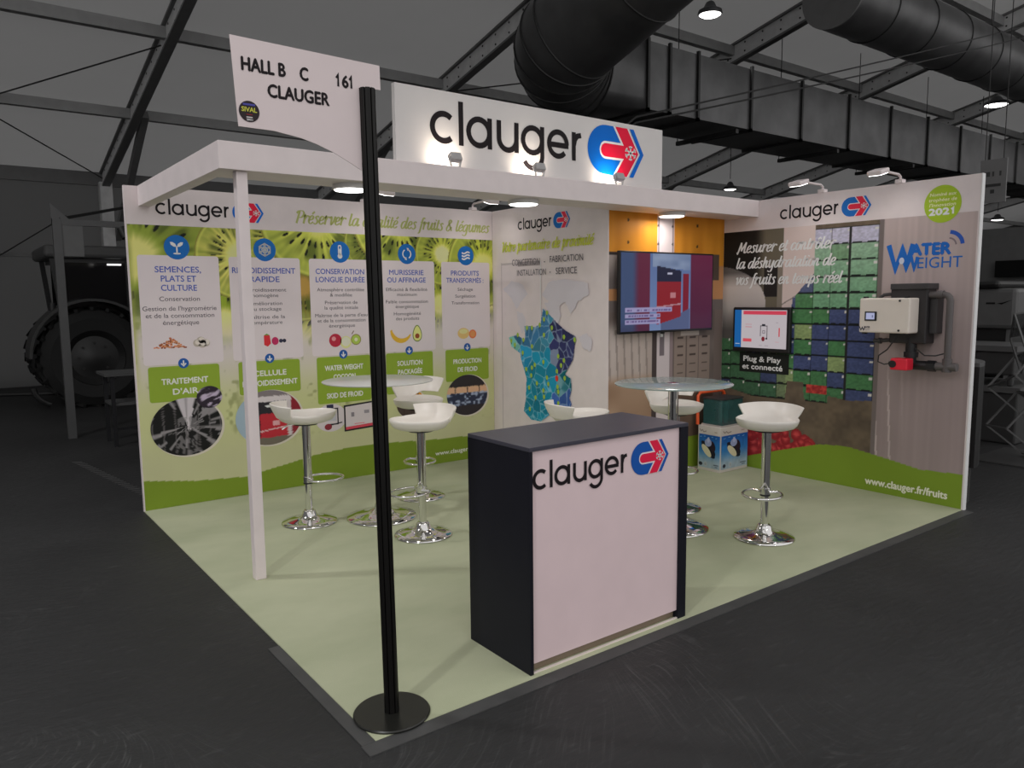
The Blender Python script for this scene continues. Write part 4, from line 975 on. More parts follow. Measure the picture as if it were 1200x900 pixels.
p = Print(F_MAP); logo(p, -3.50, -2.995, 2.285, l=2, blue=(24, 84, 146), red=(176, 44, 64)); p.build('logo', t)
p = Print(F_MAP); SCRIPT(p, 'Votre partenaire de proximité', -3.77, 2.085, 0.095, (156, 162, 62), 8, w=1.36); p.build('slogan', t)
p = Print(F_MAP); p.text('CONCEPTION', -3.59, 1.945, 0.058, (72, 68, 74), 8.5, w=0.43); p.text('-', -3.10, 1.945, 0.058, (72, 68, 74), 8); p.text('FABRICATION', -3.015, 1.955, 0.058, (72, 68, 74), 8, w=0.455)
p.text('INSTALLATION', -3.51, 1.845, 0.056, (80, 76, 82), 8.5, w=0.44); p.text('-', -3.02, 1.848, 0.056, (80, 76, 82), 8); p.text('SERVICE', -2.93, 1.845, 0.058, (72, 68, 74), 8, w=0.29); p.build('services_text', t)
FR = [(3.12, 1.536), (2.975, 1.452), (2.914, 1.407), (2.795, 1.339), (2.65, 1.286), (2.689, 1.072), (2.796, 0.935), (2.718, 0.902), (2.708, 0.799), (2.738, 0.718), (2.708, 0.668), (2.758, 0.531), (2.878, 0.53), (3.001, 0.542), (3.15, 0.449), (3.303, 0.444), (3.426, 0.521), (3.391, 0.652), (3.377, 0.85), (3.454, 1.012), (3.476, 1.088), (3.615, 1.145), (3.66, 1.243), (3.519, 1.276), (3.395, 1.225), (3.404, 1.363), (3.228, 1.36), (3.153, 1.396)]
def inpoly(u, v, P):
    r = np.zeros(len(u), bool); n = len(P)
    for i in range(n):
        x0, y0 = P[i]; x1, y1 = P[(i + 1) % n]
        if y0 == y1: continue
        r ^= ((y0 > v) != (y1 > v)) & (u < (x1 - x0) * (v - y0) / (y1 - y0) + x0)
    return r
_rs = np.random.RandomState(7); SEEDS = np.stack([_rs.uniform(2.62, 3.68, 150), _rs.uniform(0.42, 1.56, 150)], 1)
def paint_map(u, v):
    y = -u + 0.012 * (vnoise(v * 30, u * 30) - 0.5); z = v + 0.012 * (vnoise(u * 30, v * 30) - 0.5)
    d = (y[:, None] - SEEDS[:, 0]) ** 2 + ((z[:, None] - SEEDS[:, 1])) ** 2
    o = np.argsort(d, 1)[:, :2]; s_ = SEEDS[o[:, 0]]; e = np.sqrt(d[np.arange(len(u)), o[:, 1]]) - np.sqrt(d[np.arange(len(u)), o[:, 0]])
    c = np.tile([24., 112, 140], (len(u), 1)); sy, sz = s_[:, 0], s_[:, 1]
    def setc(m, col): c[m] = col
    setc(sz > 1.12, (50, 106, 128)); setc((sz > 1.0) & (sy < 2.98), (40, 42, 78)); setc((sz > 1.1) & (sy > 3.25), (92, 148, 140)); setc((sz > 1.22) & (sy > 3.05), (44, 88, 122)); setc((sz < 0.98) & (sy < 2.97), (18, 88, 100)); setc((sz < 0.72) & (sy < 3.0), (48, 76, 134)); setc((sz < 0.95) & (sy > 3.1), (22, 104, 126)); setc((sz < 1.12) & (sz > .98) & (sy > 3.2), (30, 112, 148))
    c *= (0.88 + 0.24 * hsh(sy, sz))[:, None]
    return mix(c, (150, 166, 176), (1 - sstep(0.002, 0.010, e)) * 0.55)
raster(F_MAP, -3.68, -2.63, 0.43, 1.55, 0.007, paint_map, 'map_print', t, 8.0, mask=lambda u, v: inpoly(-u, v, FR))
p = Print(F_MAP)
for pts in ([(-3.74, 1.72), (-3.6, 1.80), (-3.42, 1.76), (-3.35, 1.66), (-3.45, 1.60), (-3.52, 1.52), (-3.60, 1.62)], [(-3.52, 1.50), (-3.42, 1.48), (-3.38, 1.40), (-3.44, 1.28), (-3.50, 1.38)],
            [(-3.13, 1.66), (-3.02, 1.78), (-2.80, 1.80), (-2.5, 1.76), (-2.48, 1.66), (-2.62, 1.60), (-2.72, 1.48), (-2.80, 1.60), (-2.95, 1.52), (-3.05, 1.60)], [(-3.10, 1.58), (-3.0, 1.60), (-2.88, 1.56), (-2.86, 1.46), (-2.92, 1.36), (-3.0, 1.46)], [(-2.62, 1.28), (-2.52, 1.32), (-2.44, 1.26), (-2.46, 1.16), (-2.56, 1.18)]):
    q = []
    n = len(pts)
    for i in range(n):
        a, b = np.array(pts[i]), np.array(pts[(i + 1) % n])
        for j in range(5):
            z_ = a + (b - a) * j / 5; w_ = 0.014
            q.append((z_[0] + w_ * (hsh(z_[0], z_[1]) - .5), z_[1] + w_ * (hsh(z_[1], z_[0]) - .5)))
    p.poly(q, (163, 158, 164), 7.0 + 0.25 * len(pts) / 7 + 0.2 * (len(p.v)))
p.build('world_map_print', t)
PINS = [(3.057, 1.484), (3.1, 1.423), (3.164, 1.368), (3.283, 1.338), (3.36, 1.336), (2.986, 1.346), (3.508, 1.262), (3.417, 1.217), (3.614, 1.202), (3.556, 1.162), (3.285, 1.16), (3.101, 1.276), (2.815, 1.267), (2.669, 1.247), (2.896, 1.086), (2.816, 1.052), (2.856, 1.003), (3.43, 1.091), (3.113, 1.02), (3.243, 0.984), (3.287, 0.954), (3.376, 0.934), (3.299, 0.877), (2.916, 0.946), (3.061, 0.875), (2.806, 0.889), (3.212, 0.808), (3.041, 0.816), (3.333, 0.756), (2.907, 0.801), (2.897, 0.755), (3.115, 0.748), (3.235, 0.668), (3.105, 0.688), (3.063, 0.624), (2.897, 0.648), (2.99, 0.571), (2.857, 0.573), (3.324, 0.547)]
p = Print(F_MAP)
for y, z in PINS:
    p.disc(-y, z + .008, .018, (122, 146, 52), 9, .022, seg=12); p.poly([(-y - .012, z - .005), (-y, z - .034), (-y + .012, z - .005)], (60, 76, 40), 8.8)
p.disc(-2.917, 0.886, .022, (170, 48, 36), 9.4, .03, seg=12); p.build('map_pin', t)
def paint_tv(u, v):
    c = np.tile([140., 127, 120], (len(u), 1))
    # sacks / grey lower picture
    c = mix(c, (156, 146, 142), vnoise(u * 9, v * 1.4)); fold = np.abs(np.sin(u * 34 + v * 2)) > 0.93
    c = mix(c, (104, 94, 90), (fold & (v < 1.35) & (v > 0.9) & (u < 3.95)) * 0.6)
    c = mix(c, (92, 82, 78), sstep(1.30, 1.45, v + (u - 3.4) * -0.25) * (u < 3.98))
    low = sstep(0.98, 0.86, v); c = mix(c, mix((146, 122, 104), (120, 96, 78), vnoise(u * 5, v * 5)), low * (u < 3.98))
    r = u > 4.16
    c = np.where(r[:, None], mix((104, 94, 90), (84, 75, 71), vnoise(u * 6, v * 6)), c)
    crate = r & (u > 4.22) & (u < 4.74) & (v > 0.72) & (v < np.where(u > 4.5, 1.26, 1.42)); c = np.where(crate[:, None], np.array([118., 105, 98]), c)
    vv = np.mod(v, 0.083); uc = np.mod(u - 4.22, 0.175); c = np.where((crate & (vv < 0.014) & (uc > 0.05) & (uc < 0.135))[:, None], np.array([62., 53, 50]), c); c = np.where((crate & (uc < 0.01))[:, None], np.array([84., 74, 70]), c)
    c = np.where((r & (v > 1.27) & (u > 4.32) & (u < 4.58) & (v < 1.6))[:, None], np.array([160., 150, 145]), c)
    c = np.where((r & (v < 0.72))[:, None], mix((70, 57, 50), (96, 78, 66), vnoise(u * 8, v * 8)), c)
    c = np.where((u > 4.80)[:, None], np.array([98., 86, 82]), c)
    col = (u > 3.985) & (u < 4.215)
    c = np.where((col)[:, None], np.array([168., 158, 160]), c); c = np.where(((np.abs(u - 3.965) < .03) & (v < 1.5))[:, None], np.array([60., 52, 52]), c); c = np.where(((np.abs(u - 4.19) < .02) & (v < 1.5))[:, None], np.array([118., 104, 106]), c)
    # dark band then orange boards
    c = np.where(((v > 1.50) & (v < 1.60) & ~col)[:, None], np.array([92., 84, 82]), c)
    bd = (v > 1.60) & ~col
    c = np.where(bd[:, None], mix((160, 116, 80), (140, 98, 64), vnoise(u * 2, v * 3)), c)
    c = np.where((bd & (v > 1.92))[:, None], mix((176, 118, 40), (160, 102, 30), vnoise(u * 14, v * 2)), c)
    for s_ in (2.06,): c = np.where((bd & (np.abs(v - s_) < 0.004))[:, None], np.array([128., 88, 30]), c)
    for a, b in ((3.62, 2.29), (3.62, 2.10), (4.53, 2.28), (4.53, 2.09)): c = np.where((np.hypot(u - a, v - b) < 0.014)[:, None], np.array([62., 44, 26]), c)
    for a in (4.00, 4.19):
        c = np.where(((np.abs(u - a) < .009) & (v > 1.6))[:, None], np.array([120., 106, 108]), c)
        for b in (2.10, 2.26): c = np.where((np.hypot(u - a, v - b) < .013)[:, None], np.array([70., 62, 66]), c)
    c = np.where(((v > 1.70) & (v < 2.00) & (u < 3.60))[:, None], mix((136, 126, 122), (92, 84, 82), sstep(1.95, 1.75, v)), c); c = np.where(((np.abs(v - 2.0) < .012) & (u < 3.64))[:, None], np.array([46., 40, 40]), c)
    c = np.where(((v > 1.78) & (v < 2.02) & (u > 4.60) & (u < 4.86))[:, None], np.array([74., 62, 56]), c)
    c = np.where(((v > 1.10) & (v < 1.35) & (u > 4.03) & (u < 4.09))[:, None], np.array([96., 88, 92]), c); c = np.where(((v > 1.27) & (v < 1.32) & (u > 4.04) & (u < 4.08))[:, None], np.array([190., 184, 186]), c)
    return np.where((v < 0.28 + 0.03 * np.sin(u * 3))[:, None], np.array(GREEN, float), c)
raster(F_TV, B1 + 0.008, W - 0.004, 0.003, H - 0.003, 0.009, paint_tv, 'warehouse_print', t, 1.0)
MB().box(B1 - 0.001, A1 - 0.003, 0.003, B1 + 0.008, A1 + 0.002, H).build('corner_trim', M_WHITE, t)

# ---- right partition
def right_wave(y): return np.interp(y, [0, .33, .6, .94, 1.19, 1.6, 1.98, 2.3], [.272, .256, .300, .348, .330, .21, .09, .05])
def paint_right(u, v):
    y = -u
    c = mix((118, 106, 105), (144, 131, 129), sstep(0.6, 2.2, v + 0.2 * (vnoise(y * 12, 1.0) - .5)))       # brushed steel drum
    c *= (0.965 + 0.07 * vnoise(y * 40, v * 0.6))[:, None]
    c = mix(c, (164, 152, 150), (np.abs(np.mod((y - 0.15 * v * .4) * 9, 1) - .5) > .43) * sstep(.45, .6, y) * sstep(1.2, .8, v) * 0.6)
    c = np.where(((y > 0.70) & (y < 0.735))[:, None], np.array([92., 84, 82]), c)
    inn = y >= 0.735
    dirt = mix((66, 58, 50), (92, 80, 66), vnoise(y * 7, v * 9) * 0.6 + vnoise(y * 31, v * 31) * 0.4)
    c = np.where(inn[:, None], dirt, c)
    # crates
    lowy = np.interp(y, [.73, .95, 1.13, 1.134, 1.34, 1.36, 1.37, 1.53, 1.55, 1.9, 2.24], [.76, .74, .765, .70, .70, .74, .86, .86, .69, .69, .76])
    top = np.where(y < 1.30, 2.20, np.interp(y, [1.30, 1.50, 1.51, 2.26], [1.82, 1.60, 1.52, 1.52]))
    crate = inn & (v > lowy) & (v < top)
    colw = 0.155; off = np.where(y > 1.30, 1.30, np.where(y > 0.98, 0.985, 0.735))
    w_ = np.where(y > 1.30, 0.17, np.where(y > 0.98, 0.158, 0.245)); cu = (y - off) / w_; ci = np.floor(cu) + np.where(y > 1.3, 10, np.where(y > .98, 5, 0)); fu = cu - np.floor(cu)
    rows = 0.136; rv = (v - 2.05) / rows + 0.12 * (hsh(np.where(y > 1.3, ci, 1), 3.0) - 0.5); ri = np.floor(rv); fv = rv - ri
    h = hsh(ci * 1.7 + 0.3, ri * 2.3 + 1.1)
    base = np.where((h < 0.47)[:, None], np.array([60., 100, 64]), np.where((h < 0.85)[:, None], np.array([56., 64, 96]), np.array([112., 128, 86])))
    base = np.where(((ri == 0))[:, None], np.array([142., 138, 170]), base); base = np.where(((ri < 0) & (ri > -5) & (y < 1.3) & (v > 1.5) & (h > 0.12))[:, None], np.array([88., 128, 98]), base)
    base = mix(base, (158, 158, 150), np.clip(sstep(1.35, 2.25, v) * 0.42, 0, 1) * (y < 1.6)); base = mix(base, (34, 38, 46), sstep(1.1, 0.6, v) * 0.18 + 0.22 * (y > 1.55))
    base *= (0.90 + 0.2 * vnoise(y * 60, v * 90))[:, None]
    base = np.where((fv < 0.10)[:, None], base * 0.35, base); base = np.where(((fv < 0.14) & (np.abs(np.mod(fu * 2, 1) - .5) < .32))[:, None], np.array([24., 26, 26]), base)
    base = np.where(((fu < 0.03))[:, None], base * 0.6, base); base = np.where(((np.abs(fu - .10) < .05) & (np.abs(fv - .84) < .07))[:, None], np.array([166., 164, 160]), base)
    base = np.where((np.abs(y - 0.981) < 0.010)[:, None], np.array([34., 34, 34]), base)
    c = np.where(crate[:, None], base, c)
    ch = (y > 1.14) & (y < 1.34) & (v > 0.77) & (v < 0.85); c = np.where(ch[:, None], mix((110, 34, 34), (170, 62, 56), vnoise(y * 70, v * 70)), c)
    # beige column
    bc = (y > 1.30) & (y < 1.607) & (v > top) & (v > 1.52); c = np.where(bc[:, None], np.array([168., 154, 150]), c)
    c = np.where((bc & (np.abs(v - (1.72 - (y - 1.3) * 0.55)) < .006))[:, None], np.array([110., 100, 96]), c)
    ol = (y >= 1.607) & (v > 1.52); c = np.where(ol[:, None], mix((84, 78, 66), (26, 24, 22), sstep(1.78, 1.92, y)), c)
    c = np.where(((y > 1.64) & (y < 1.80) & (v > 1.62) & (v < 1.90))[:, None], np.array([32., 29, 28]), c); c = np.where((ol & (y < 1.66) & (v < 1.9))[:, None], np.array([104., 97, 88]), c)
    # grey roller
    ex = (y - 2.40) / 0.62; ey = (v - 1.56) / 0.36; rol = (ex ** 2 + ey ** 2 < 1); sh = np.clip((v - 1.30) / 0.55, 0, 1)
    tone = np.interp(sh, [0, .15, .4, .75, .92, 1], [70, 96, 140, 158, 120, 80]); c = np.where((rol & (v > 1.22))[:, None], tone[:, None] * np.array([1.0, .95, .93]), c)
    # tomatoes
    for j in range(90):
        a = 1.24 + 0.9 * hsh(j, 1.0); b = 0.13 + 0.30 * hsh(j, 2.0) * (1 - 0.5 * abs(a - 1.7)); r_ = 0.038 + 0.028 * hsh(j, 3.0)
        dd = np.hypot(y - a, v - b) / r_; q = mix((158, 58, 58), (112, 30, 34), sstep(.2, 1, dd + 0.3 * (v - b < 0))); c = np.where((dd < 1)[:, None] & (y > 1.22)[:, None], q, c)
    return np.where((v < right_wave(y))[:, None], np.array([94., 114, 36]), c)
t = thing('right_partition', 'right wall printed with fruit crates and a grey steel drum', 'partition wall', (W, 2.0, 0))
MB().box(W, 0.0, -0.003, W + 0.04, D + 0.04, H).build('wall_panel', M_WHITE, t)
raster(F_RIGHT, -A1, -0.012, 0.003, 2.232, 0.0075, paint_right, 'crate_print', t, 1.0)
p = Print(F_RIGHT); logo(p, -1.652, -1.098, 2.308, l=2, blue=(26, 84, 150), red=(186, 36, 56)); p.build('logo', t)
p = Print(F_RIGHT)
SCRIPT(p, 'Mesurer et contrôler', -2.105, 2.030, 0.098, (198, 188, 186), 2.5, w=1.01); SCRIPT(p, 'la déshydratation de', -2.115, 1.885, 0.098, (198, 188, 186), 2.5, w=1.03); SCRIPT(p, 'vos fruits en temps réel', -2.12, 1.735, 0.098, (198, 188, 186), 2.5, w=1.10)
p.build('slogan', t)
p = Print(F_RIGHT); p.disc(-0.262, 2.307, 0.134, (128, 150, 40), 3, 0.140, seg=48)
for s_, v, w_ in (('Nominé aux', 2.368, .19), ('trophées de', 2.328, .20), ("l'Innovation", 2.290, .19)): p.text(s_, -0.262, v, 0.024, (196, 204, 140), 4, w=w_, align='c', bold=0.04, shear=0.15)
p.text('202', -0.285, 2.228, 0.046, (214, 216, 190), 4, w=0.145, align='c', bold=0.09); p.stroke([(-.198, 2.262), (-.184, 2.272), (-.184, 2.228)], .014, (214, 216, 190), 4.4); p.build('award_badge', t)
p = Print(F_RIGHT); BL = (30, 82, 150)
p.stroke([(-.655, 2.022), (-.595, 1.835), (-.545, 1.985), (-.505, 1.885), (-.465, 2.022)], .040, BL, 2.5)
p.stroke([(-.545, 1.935), (-.510, 1.835), (-.475, 1.925), (-.450, 1.835), (-.425, 1.92)], .030, BL, 2.9)
p.text('ATER', -.482, 1.935, .082, BL, 2.7, w=.295, bold=.09); p.text('EIGHT', -.425, 1.832, .082, BL, 2.7, w=.325)
p.stroke(arc(-.205, 1.995, .10, 5, 85, 10), .028, (40, 70, 140), 2.7); p.stroke(arc(-.205, 1.995, .055, 5, 85, 10), .012, (104, 92, 96), 2.7)
p.disc(-.548, 1.895, .020, (160, 165, 190), 3.4, .026); p.build('product_logo', t)
p = Print(F_RIGHT); p.rect(-2.045, .915, -1.515, 1.10, (26, 28, 26), 3); p.text('Plug & Play', -1.80, 1.018, .048, (198, 194, 192), 4, w=.40, align='c', bold=.05); p.text('et connecté', -1.795, .945, .048, (198, 194, 192), 4, w=.43, align='c', bold=.05); p.build('caption_panel', t)
p = Print(F_RIGHT); p.text('www.clauger.fr/fruits', -.765, .060, .058, (186, 190, 160), 2.5, w=.65, bold=.05); p.build('web_address', t)
MB().box(W - 0.004, -0.006, -0.004, W + 0.044, 0.0, H).build('end_trim', mat('end_white', (190, 180, 178), 0.5, noise=.02), t)

# ================================================================== furniture and exhibits
# ---- reception counter
cx0, cx1, cy0, cy1, ct = 0.757, 1.772, 0.023, 0.488, 1.010
M_COUNT = mat('anthracite_laminate', (20, 20, 26), 0.45, noise=0.04, spec=0.12)
t = thing('counter', 'dark anthracite counter with white logo front at the edge of the carpet', 'counter', ((cx0 + cx1) / 2, (cy0 + cy1) / 2, 0.002))
MB().box(cx0, cy0, ct - 0.018, cx1, cy1, ct).build('counter_top', mat('anthracite_top', (50, 49, 57), 0.40, noise=0.04, spec=0.25), t, bevel=0.002)
MB().box(cx0, cy0, 0.002, cx0 + 0.018, cy1, ct - 0.018).build('side_panel', M_COUNT, t)
MB().box(cx1 - 0.055, cy0, 0.002, cx1, cy1, ct - 0.018).build('side_panel', M_COUNT, t)
fp = MB().box(cx0 + 0.018, cy0 + 0.012, 0.045, cx1 - 0.055, cy0 + 0.03, ct - 0.018).build('front_panel', mat('pinkish_white', (176, 158, 160), 0.45, noise=0.02), t)  # plain pinkish white panel, one even colour
MB().box(cx0 + 0.018, cy0 + 0.035, 0.002, cx1 - 0.055, cy0 + 0.05, 0.05).build('plinth', mat('bare_wood', (104, 92, 78), 0.6), t)
MB().box(cx0 + 0.018, cy0 + 0.006, 0.002, cx1 - 0.055, cy0 + 0.016, 0.008).build('floor_strip', mat('strip_white', (170, 160, 158), 0.5), t)
MB().box(cx0 + 0.018, 0.33, 0.5, cx1 - 0.055, cy1 - 0.01, 0.52).build('shelf', M_COUNT, t)
p = Print(Frame((0, cy0 + 0.012, 0), (1, 0, 0), (0, 0, 1))); logo(p, 0.783, 1.348, 0.820, l=2, blue=(22, 66, 132), red=(196, 28, 56), paper=(184, 170, 172)); p.build('logo', fp)

# ---- bar stools
def make_stool(gap=0.0):
    t = thing('bar_stool', 'x', 'stool', (0, 0, 0), 'white swivel bar stools on chrome feet')
    MB().lathe([(0.195, 0.0), (0.200, 0.006), (0.196, 0.014), (0.15, 0.022), (0.09, 0.034), (0.055, 0.052), (0.046, 0.085), (0.036, 0.095)], (0, 0, 0), 56).build('base', M_CHROME, t, smooth=True, auto=60)
    MB().cyl((0, 0, 0.09), (0, 0, 0.30), 0.026, seg=28).build('lower_column', M_CHROME, t, smooth=True)
    MB().cyl((0, 0, 0.30), (0, 0, 0.735), 0.031, seg=28).build('upper_column', M_CHROME, t, smooth=True)
    MB().cyl((0, 0, 0.292), (0, 0, 0.302), 0.034, seg=28).build('collar', M_BLACK, t, smooth=True)
    ring = [(-0.03, -0.028, 0.325)] + [(-0.09 + 0.145 * math.cos(math.radians(a)) - 0.02, 0.125 * math.sin(math.radians(a)), 0.325) for a in range(-40, -321, -14)][::1] + [(-0.03, 0.028, 0.325)]
    MB().tube(ring, 0.009, 10).cyl((0, 0, 0.305), (0, 0, 0.345), 0.036, seg=24).build('footrest', M_CHROME, t, smooth=True)
    MB().cyl((0, 0, 0.733), (0, 0, 0.748), 0.085, seg=32).build('seat_plate', M_BLACK, t, smooth=True)
    MB().tube([(0.05, 0.0, 0.742), (0.13, 0.03, 0.738), (0.17, 0.04, 0.712)], 0.006, 8).build('lever', M_CHROME, t, smooth=True)
    # seat dish: rear is +x, front -x
    bm = bmesh.new(); n = 56; rings = []
    def rim(a): return 0.200 + 0.020 * max(0, -math.cos(a)) ** 3
    prof_t = [(0.0, 0.775), (0.4, 0.775), (0.7, 0.780), (0.86, 0.790), (0.94, 0.800), (0.985, 0.812), (1.0, 0.816)]
    prof_b = [(1.015, 0.812), (1.0, 0.798), (0.955, 0.778), (0.87, 0.760), (0.72, 0.750), (0.5, 0.748), (0.0, 0.748)]
    for fr, z in prof_t + prof_b:
        row = []
        for i in range(n):
            a = -math.pi + 2 * math.pi * i / n; r = rim(a) * max(fr, 0.002)
            row.append(bm.verts.new((r * math.cos(a), r * math.sin(a), z + 0.012 * abs(math.cos(a)) * fr ** 3)))
        rings.append(row)
    for a, b in zip(rings, rings[1:]):
        for i in range(n): bm.faces.new((a[i], a[(i + 1) % n], b[(i + 1) % n], b[i]))
    bm.faces.new(rings[0]); bm.faces.new(rings[-1])
    q = MB(); q.bm.free(); q.bm = bm; q.build('seat', M_SEAT, t, smooth=True, auto=60)
    # low curved back flaring outwards; on the free side it lifts clear of the seat
    bm = bmesh.new(); n = 48; rows = []
    for j in range(n + 1):
        s_ = -1 + 2 * j / n; a = s_ * math.radians(62)
        lift = gap * float(sstep(-0.55, 0.25, -s_)); hgt = 0.105 - 0.012 * s_ ** 2 + (0.02 if gap else 0)
        row = []
        for k in range(8):
            e = k / 7; r = 0.203 + 0.045 * e ** 1.3 + 0.008 * math.sin(math.pi * e); z = 0.792 + lift + e * hgt
            aa = a * (0.90 + 0.10 * e)
            row.append((r * math.cos(aa), r * math.sin(aa), z))
        rows.append(row)
    th = 0.012; O = []; I = []
    for row in rows:
        O.append([bm.verts.new(p_) for p_ in row])
        I.append([bm.verts.new((x - th * x / math.hypot(x, y), y - th * y / math.hypot(x, y), z + 0.004)) for x, y, z in row])
    for j in range(n):
        for k in range(7):
            bm.faces.new((O[j][k], O[j + 1][k], O[j + 1][k + 1], O[j][k + 1])); bm.faces.new((I[j][k], I[j][k + 1], I[j + 1][k + 1], I[j + 1][k]))
        bm.faces.new((O[j][7], O[j + 1][7], I[j + 1][7], I[j][7])); bm.faces.new((O[j][0], I[j][0], I[j + 1][0], O[j + 1][0]))
    for j in (0, n):
        for k in range(7): bm.faces.new((O[j][k], O[j][k + 1], I[j][k + 1], I[j][k]))
    q = MB(); q.bm.free(); q.bm = bm; o = q.build('backrest', M_SEAT, t, smooth=True, auto=60)
    bv = o.modifiers.new('bevel', 'BEVEL'); bv.width = 0.004; bv.segments = 2; bv.limit_method = 'ANGLE'
    return t
stool = make_stool(); stool_b = make_stool(0.065)
spots = [(0, 0.905, 2.838, 163, 'white bar stool left of the left table, beside the white post'),
         (1, 1.915, 2.952, 60, 'white bar stool behind the left table, partly behind another stool'),
         (0, 1.406, 2.044, 11, 'white bar stool in front of the left table, just right of the black pole'),
         (0, 3.19, 0.539, 25, 'white bar stool standing alone right of the counter, in front of the crate picture'),
         (1, 3.28, 1.40, 60, 'white bar stool behind the glass table, beside the blue penguin box'),
         (0, 2.42, 1.56, 160, 'white bar stool mostly hidden behind the counter, below the map')]
used = set()
for kind_, x, y, a, lab in spots:
    src = stool_b if kind_ else stool
    if kind_ not in used:
        used.add(kind_); src.location = (x, y, 0.002); src.rotation_euler = (0, 0, math.radians(a)); src['label'] = lab
    else: dup(src, (x, y, 0.002), math.radians(a), lab)

# ---- two high round tables
M_GLASS = mat('frosted_glass', (0.62, 0.74, 0.73), 0.12, raw=True, noise=0.02, trans=0.35)
M_GLASSW = mat('white_frosted_glass', (0.80, 0.80, 0.77), 0.2, raw=True, noise=0.02, trans=0.25)
def high_table(x, y, r, zt, m, lab):
    t = thing('high_table', lab, 'table', (x, y, 0.002), 'round high tables on chrome feet')
    MB().lathe([(0.255, 0.0), (0.26, 0.006), (0.255, 0.016), (0.19, 0.026), (0.10, 0.045), (0.055, 0.075), (0.042, 0.115), (0.036, 0.12)], (x, y, 0.002), 64).build('base', M_CHROME, t, smooth=True, auto=60)
    MB().cyl((x, y, 0.11), (x, y, zt - 0.012), 0.036, seg=32).build('column', M_CHROME, t, smooth=True)
    MB().lathe([(r - 0.004, zt - 0.010), (r, zt - 0.006), (r, zt - 0.002), (r - 0.004, zt)], (x, y, 0), 80).build('table_top', m, t, smooth=True, auto=60)
    MB().lathe([(0.085, 0), (0.085, 0.004), (0.06, 0.006), (0.03, 0.006)], (x, y, zt - 0.018), 32).lathe([(0.045, 0), (0.045, 0.004), (0.03, 0.006)], (x, y, zt), 32).build('fixing_disc', M_CHROME, t, smooth=True)
high_table(1.385, 2.62, 0.405, 1.042, M_GLASSW, 'round white-topped high table in front of the left wall, behind the black pole')
high_table(2.875, 1.081, 0.405, 1.036, M_GLASS, 'round pale glass high table behind the counter, in front of the television')

# ---- television
t = thing('television', 'large flat television showing a red door, hung on the orange print', 'television', (4.06, A1, 1.66))
x0, x1, z0, z1, yf = 3.440, 4.672, 1.315, 2.022, A1 - 0.08
MB().box(x0, yf, z0, x1, yf + 0.035, z1).build('casing', mat('tv_black', (14, 14, 16), 0.3), t, bevel=0.004)
MB().box(3.85, yf + 0.035, 1.5, 4.25, A1 - 0.002, 1.85).build('wall_bracket', M_BLACK, t)
MB().sphere((4.0, yf + 0.015, z0 - 0.006), 0.012, 12, (2.2, 1, .8)).build('sensor', M_BLACK, t, smooth=True)
def paint_screen(u, v):
    x = (u - x0) / (x1 - x0); y = (v - z0) / (z1 - z0)
    c = mix((58, 72, 104), (88, 34, 56), sstep(0.12, 0.2, x)); c = mix(c, (52, 44, 66), sstep(0.2, 0.02, y) * .4)
    c = np.where((x > 0.30)[:, None], mix((104, 122, 160), (80, 98, 140), y), c)
    c = np.where(((x > 0.33) & (x < .73) & (y > .82 - .1 * (x - .33)))[:, None], mix((96, 110, 140), (126, 140, 166), vnoise(x * 14, y * 14)), c)
    dr = (x > 0.375) & (x < 0.635) & (y > 0.10 + (x - .375) * .35) & (y < 0.83 - (x - .375) * 0.22)
    c = np.where(dr[:, None], np.array([124., 30, 40]), c); c = np.where((dr & (y > .63))[:, None], np.array([30., 32, 54]), c)
    c = np.where((dr & (np.abs(y - .735) < .012) & (np.abs(x - .51) < .025))[:, None], np.array([170., 170, 190]), c)
    c = np.where((dr & (np.abs(y - .46) < .035) & (np.abs(x - .545) < .028))[:, None], np.array([168., 110, 116]), c); c = np.where((dr & (np.abs(y - .32 - .15 * (x - .4)) < .008))[:, None], np.array([160., 120, 130]), c)
    c = np.where(((x > .655) & (x < .72) & (y > .25) & (y < .74))[:, None], np.array([110., 28, 46]), c)
    c = np.where(((x > .42) & (x < .73) & (y < .12 + (x - .42) * .55) & ~dr)[:, None], np.array([74., 84, 118]), c)
    c = np.where((x > 0.735)[:, None], mix((66, 30, 54), (90, 32, 58), y), c)
    for b, w_ in ((.285, .48), (.215, .36), (.145, .36)): c = np.where(((x > .055) & (x < .055 + w_) & (np.abs(y - b) < .027))[:, None], np.array([142., 136, 172]), c)
    for b, w_ in ((.285, .48), (.215, .36), (.145, .36)): c = np.where(((x > .065) & (x < .045 + w_) & (np.abs(y - b) < .010) & (vnoise(x * 130, b * 99.) > .4))[:, None], np.array([96., 82, 124]), c)
    return c
raster(Frame((0, yf, 0), (1, 0, 0), (0, 0, 1)), x0 + 0.014, x1 - 0.014, z0 + 0.02, z1 - 0.014, 0.008, paint_screen, 'screen', t, 1.0, emit=True)

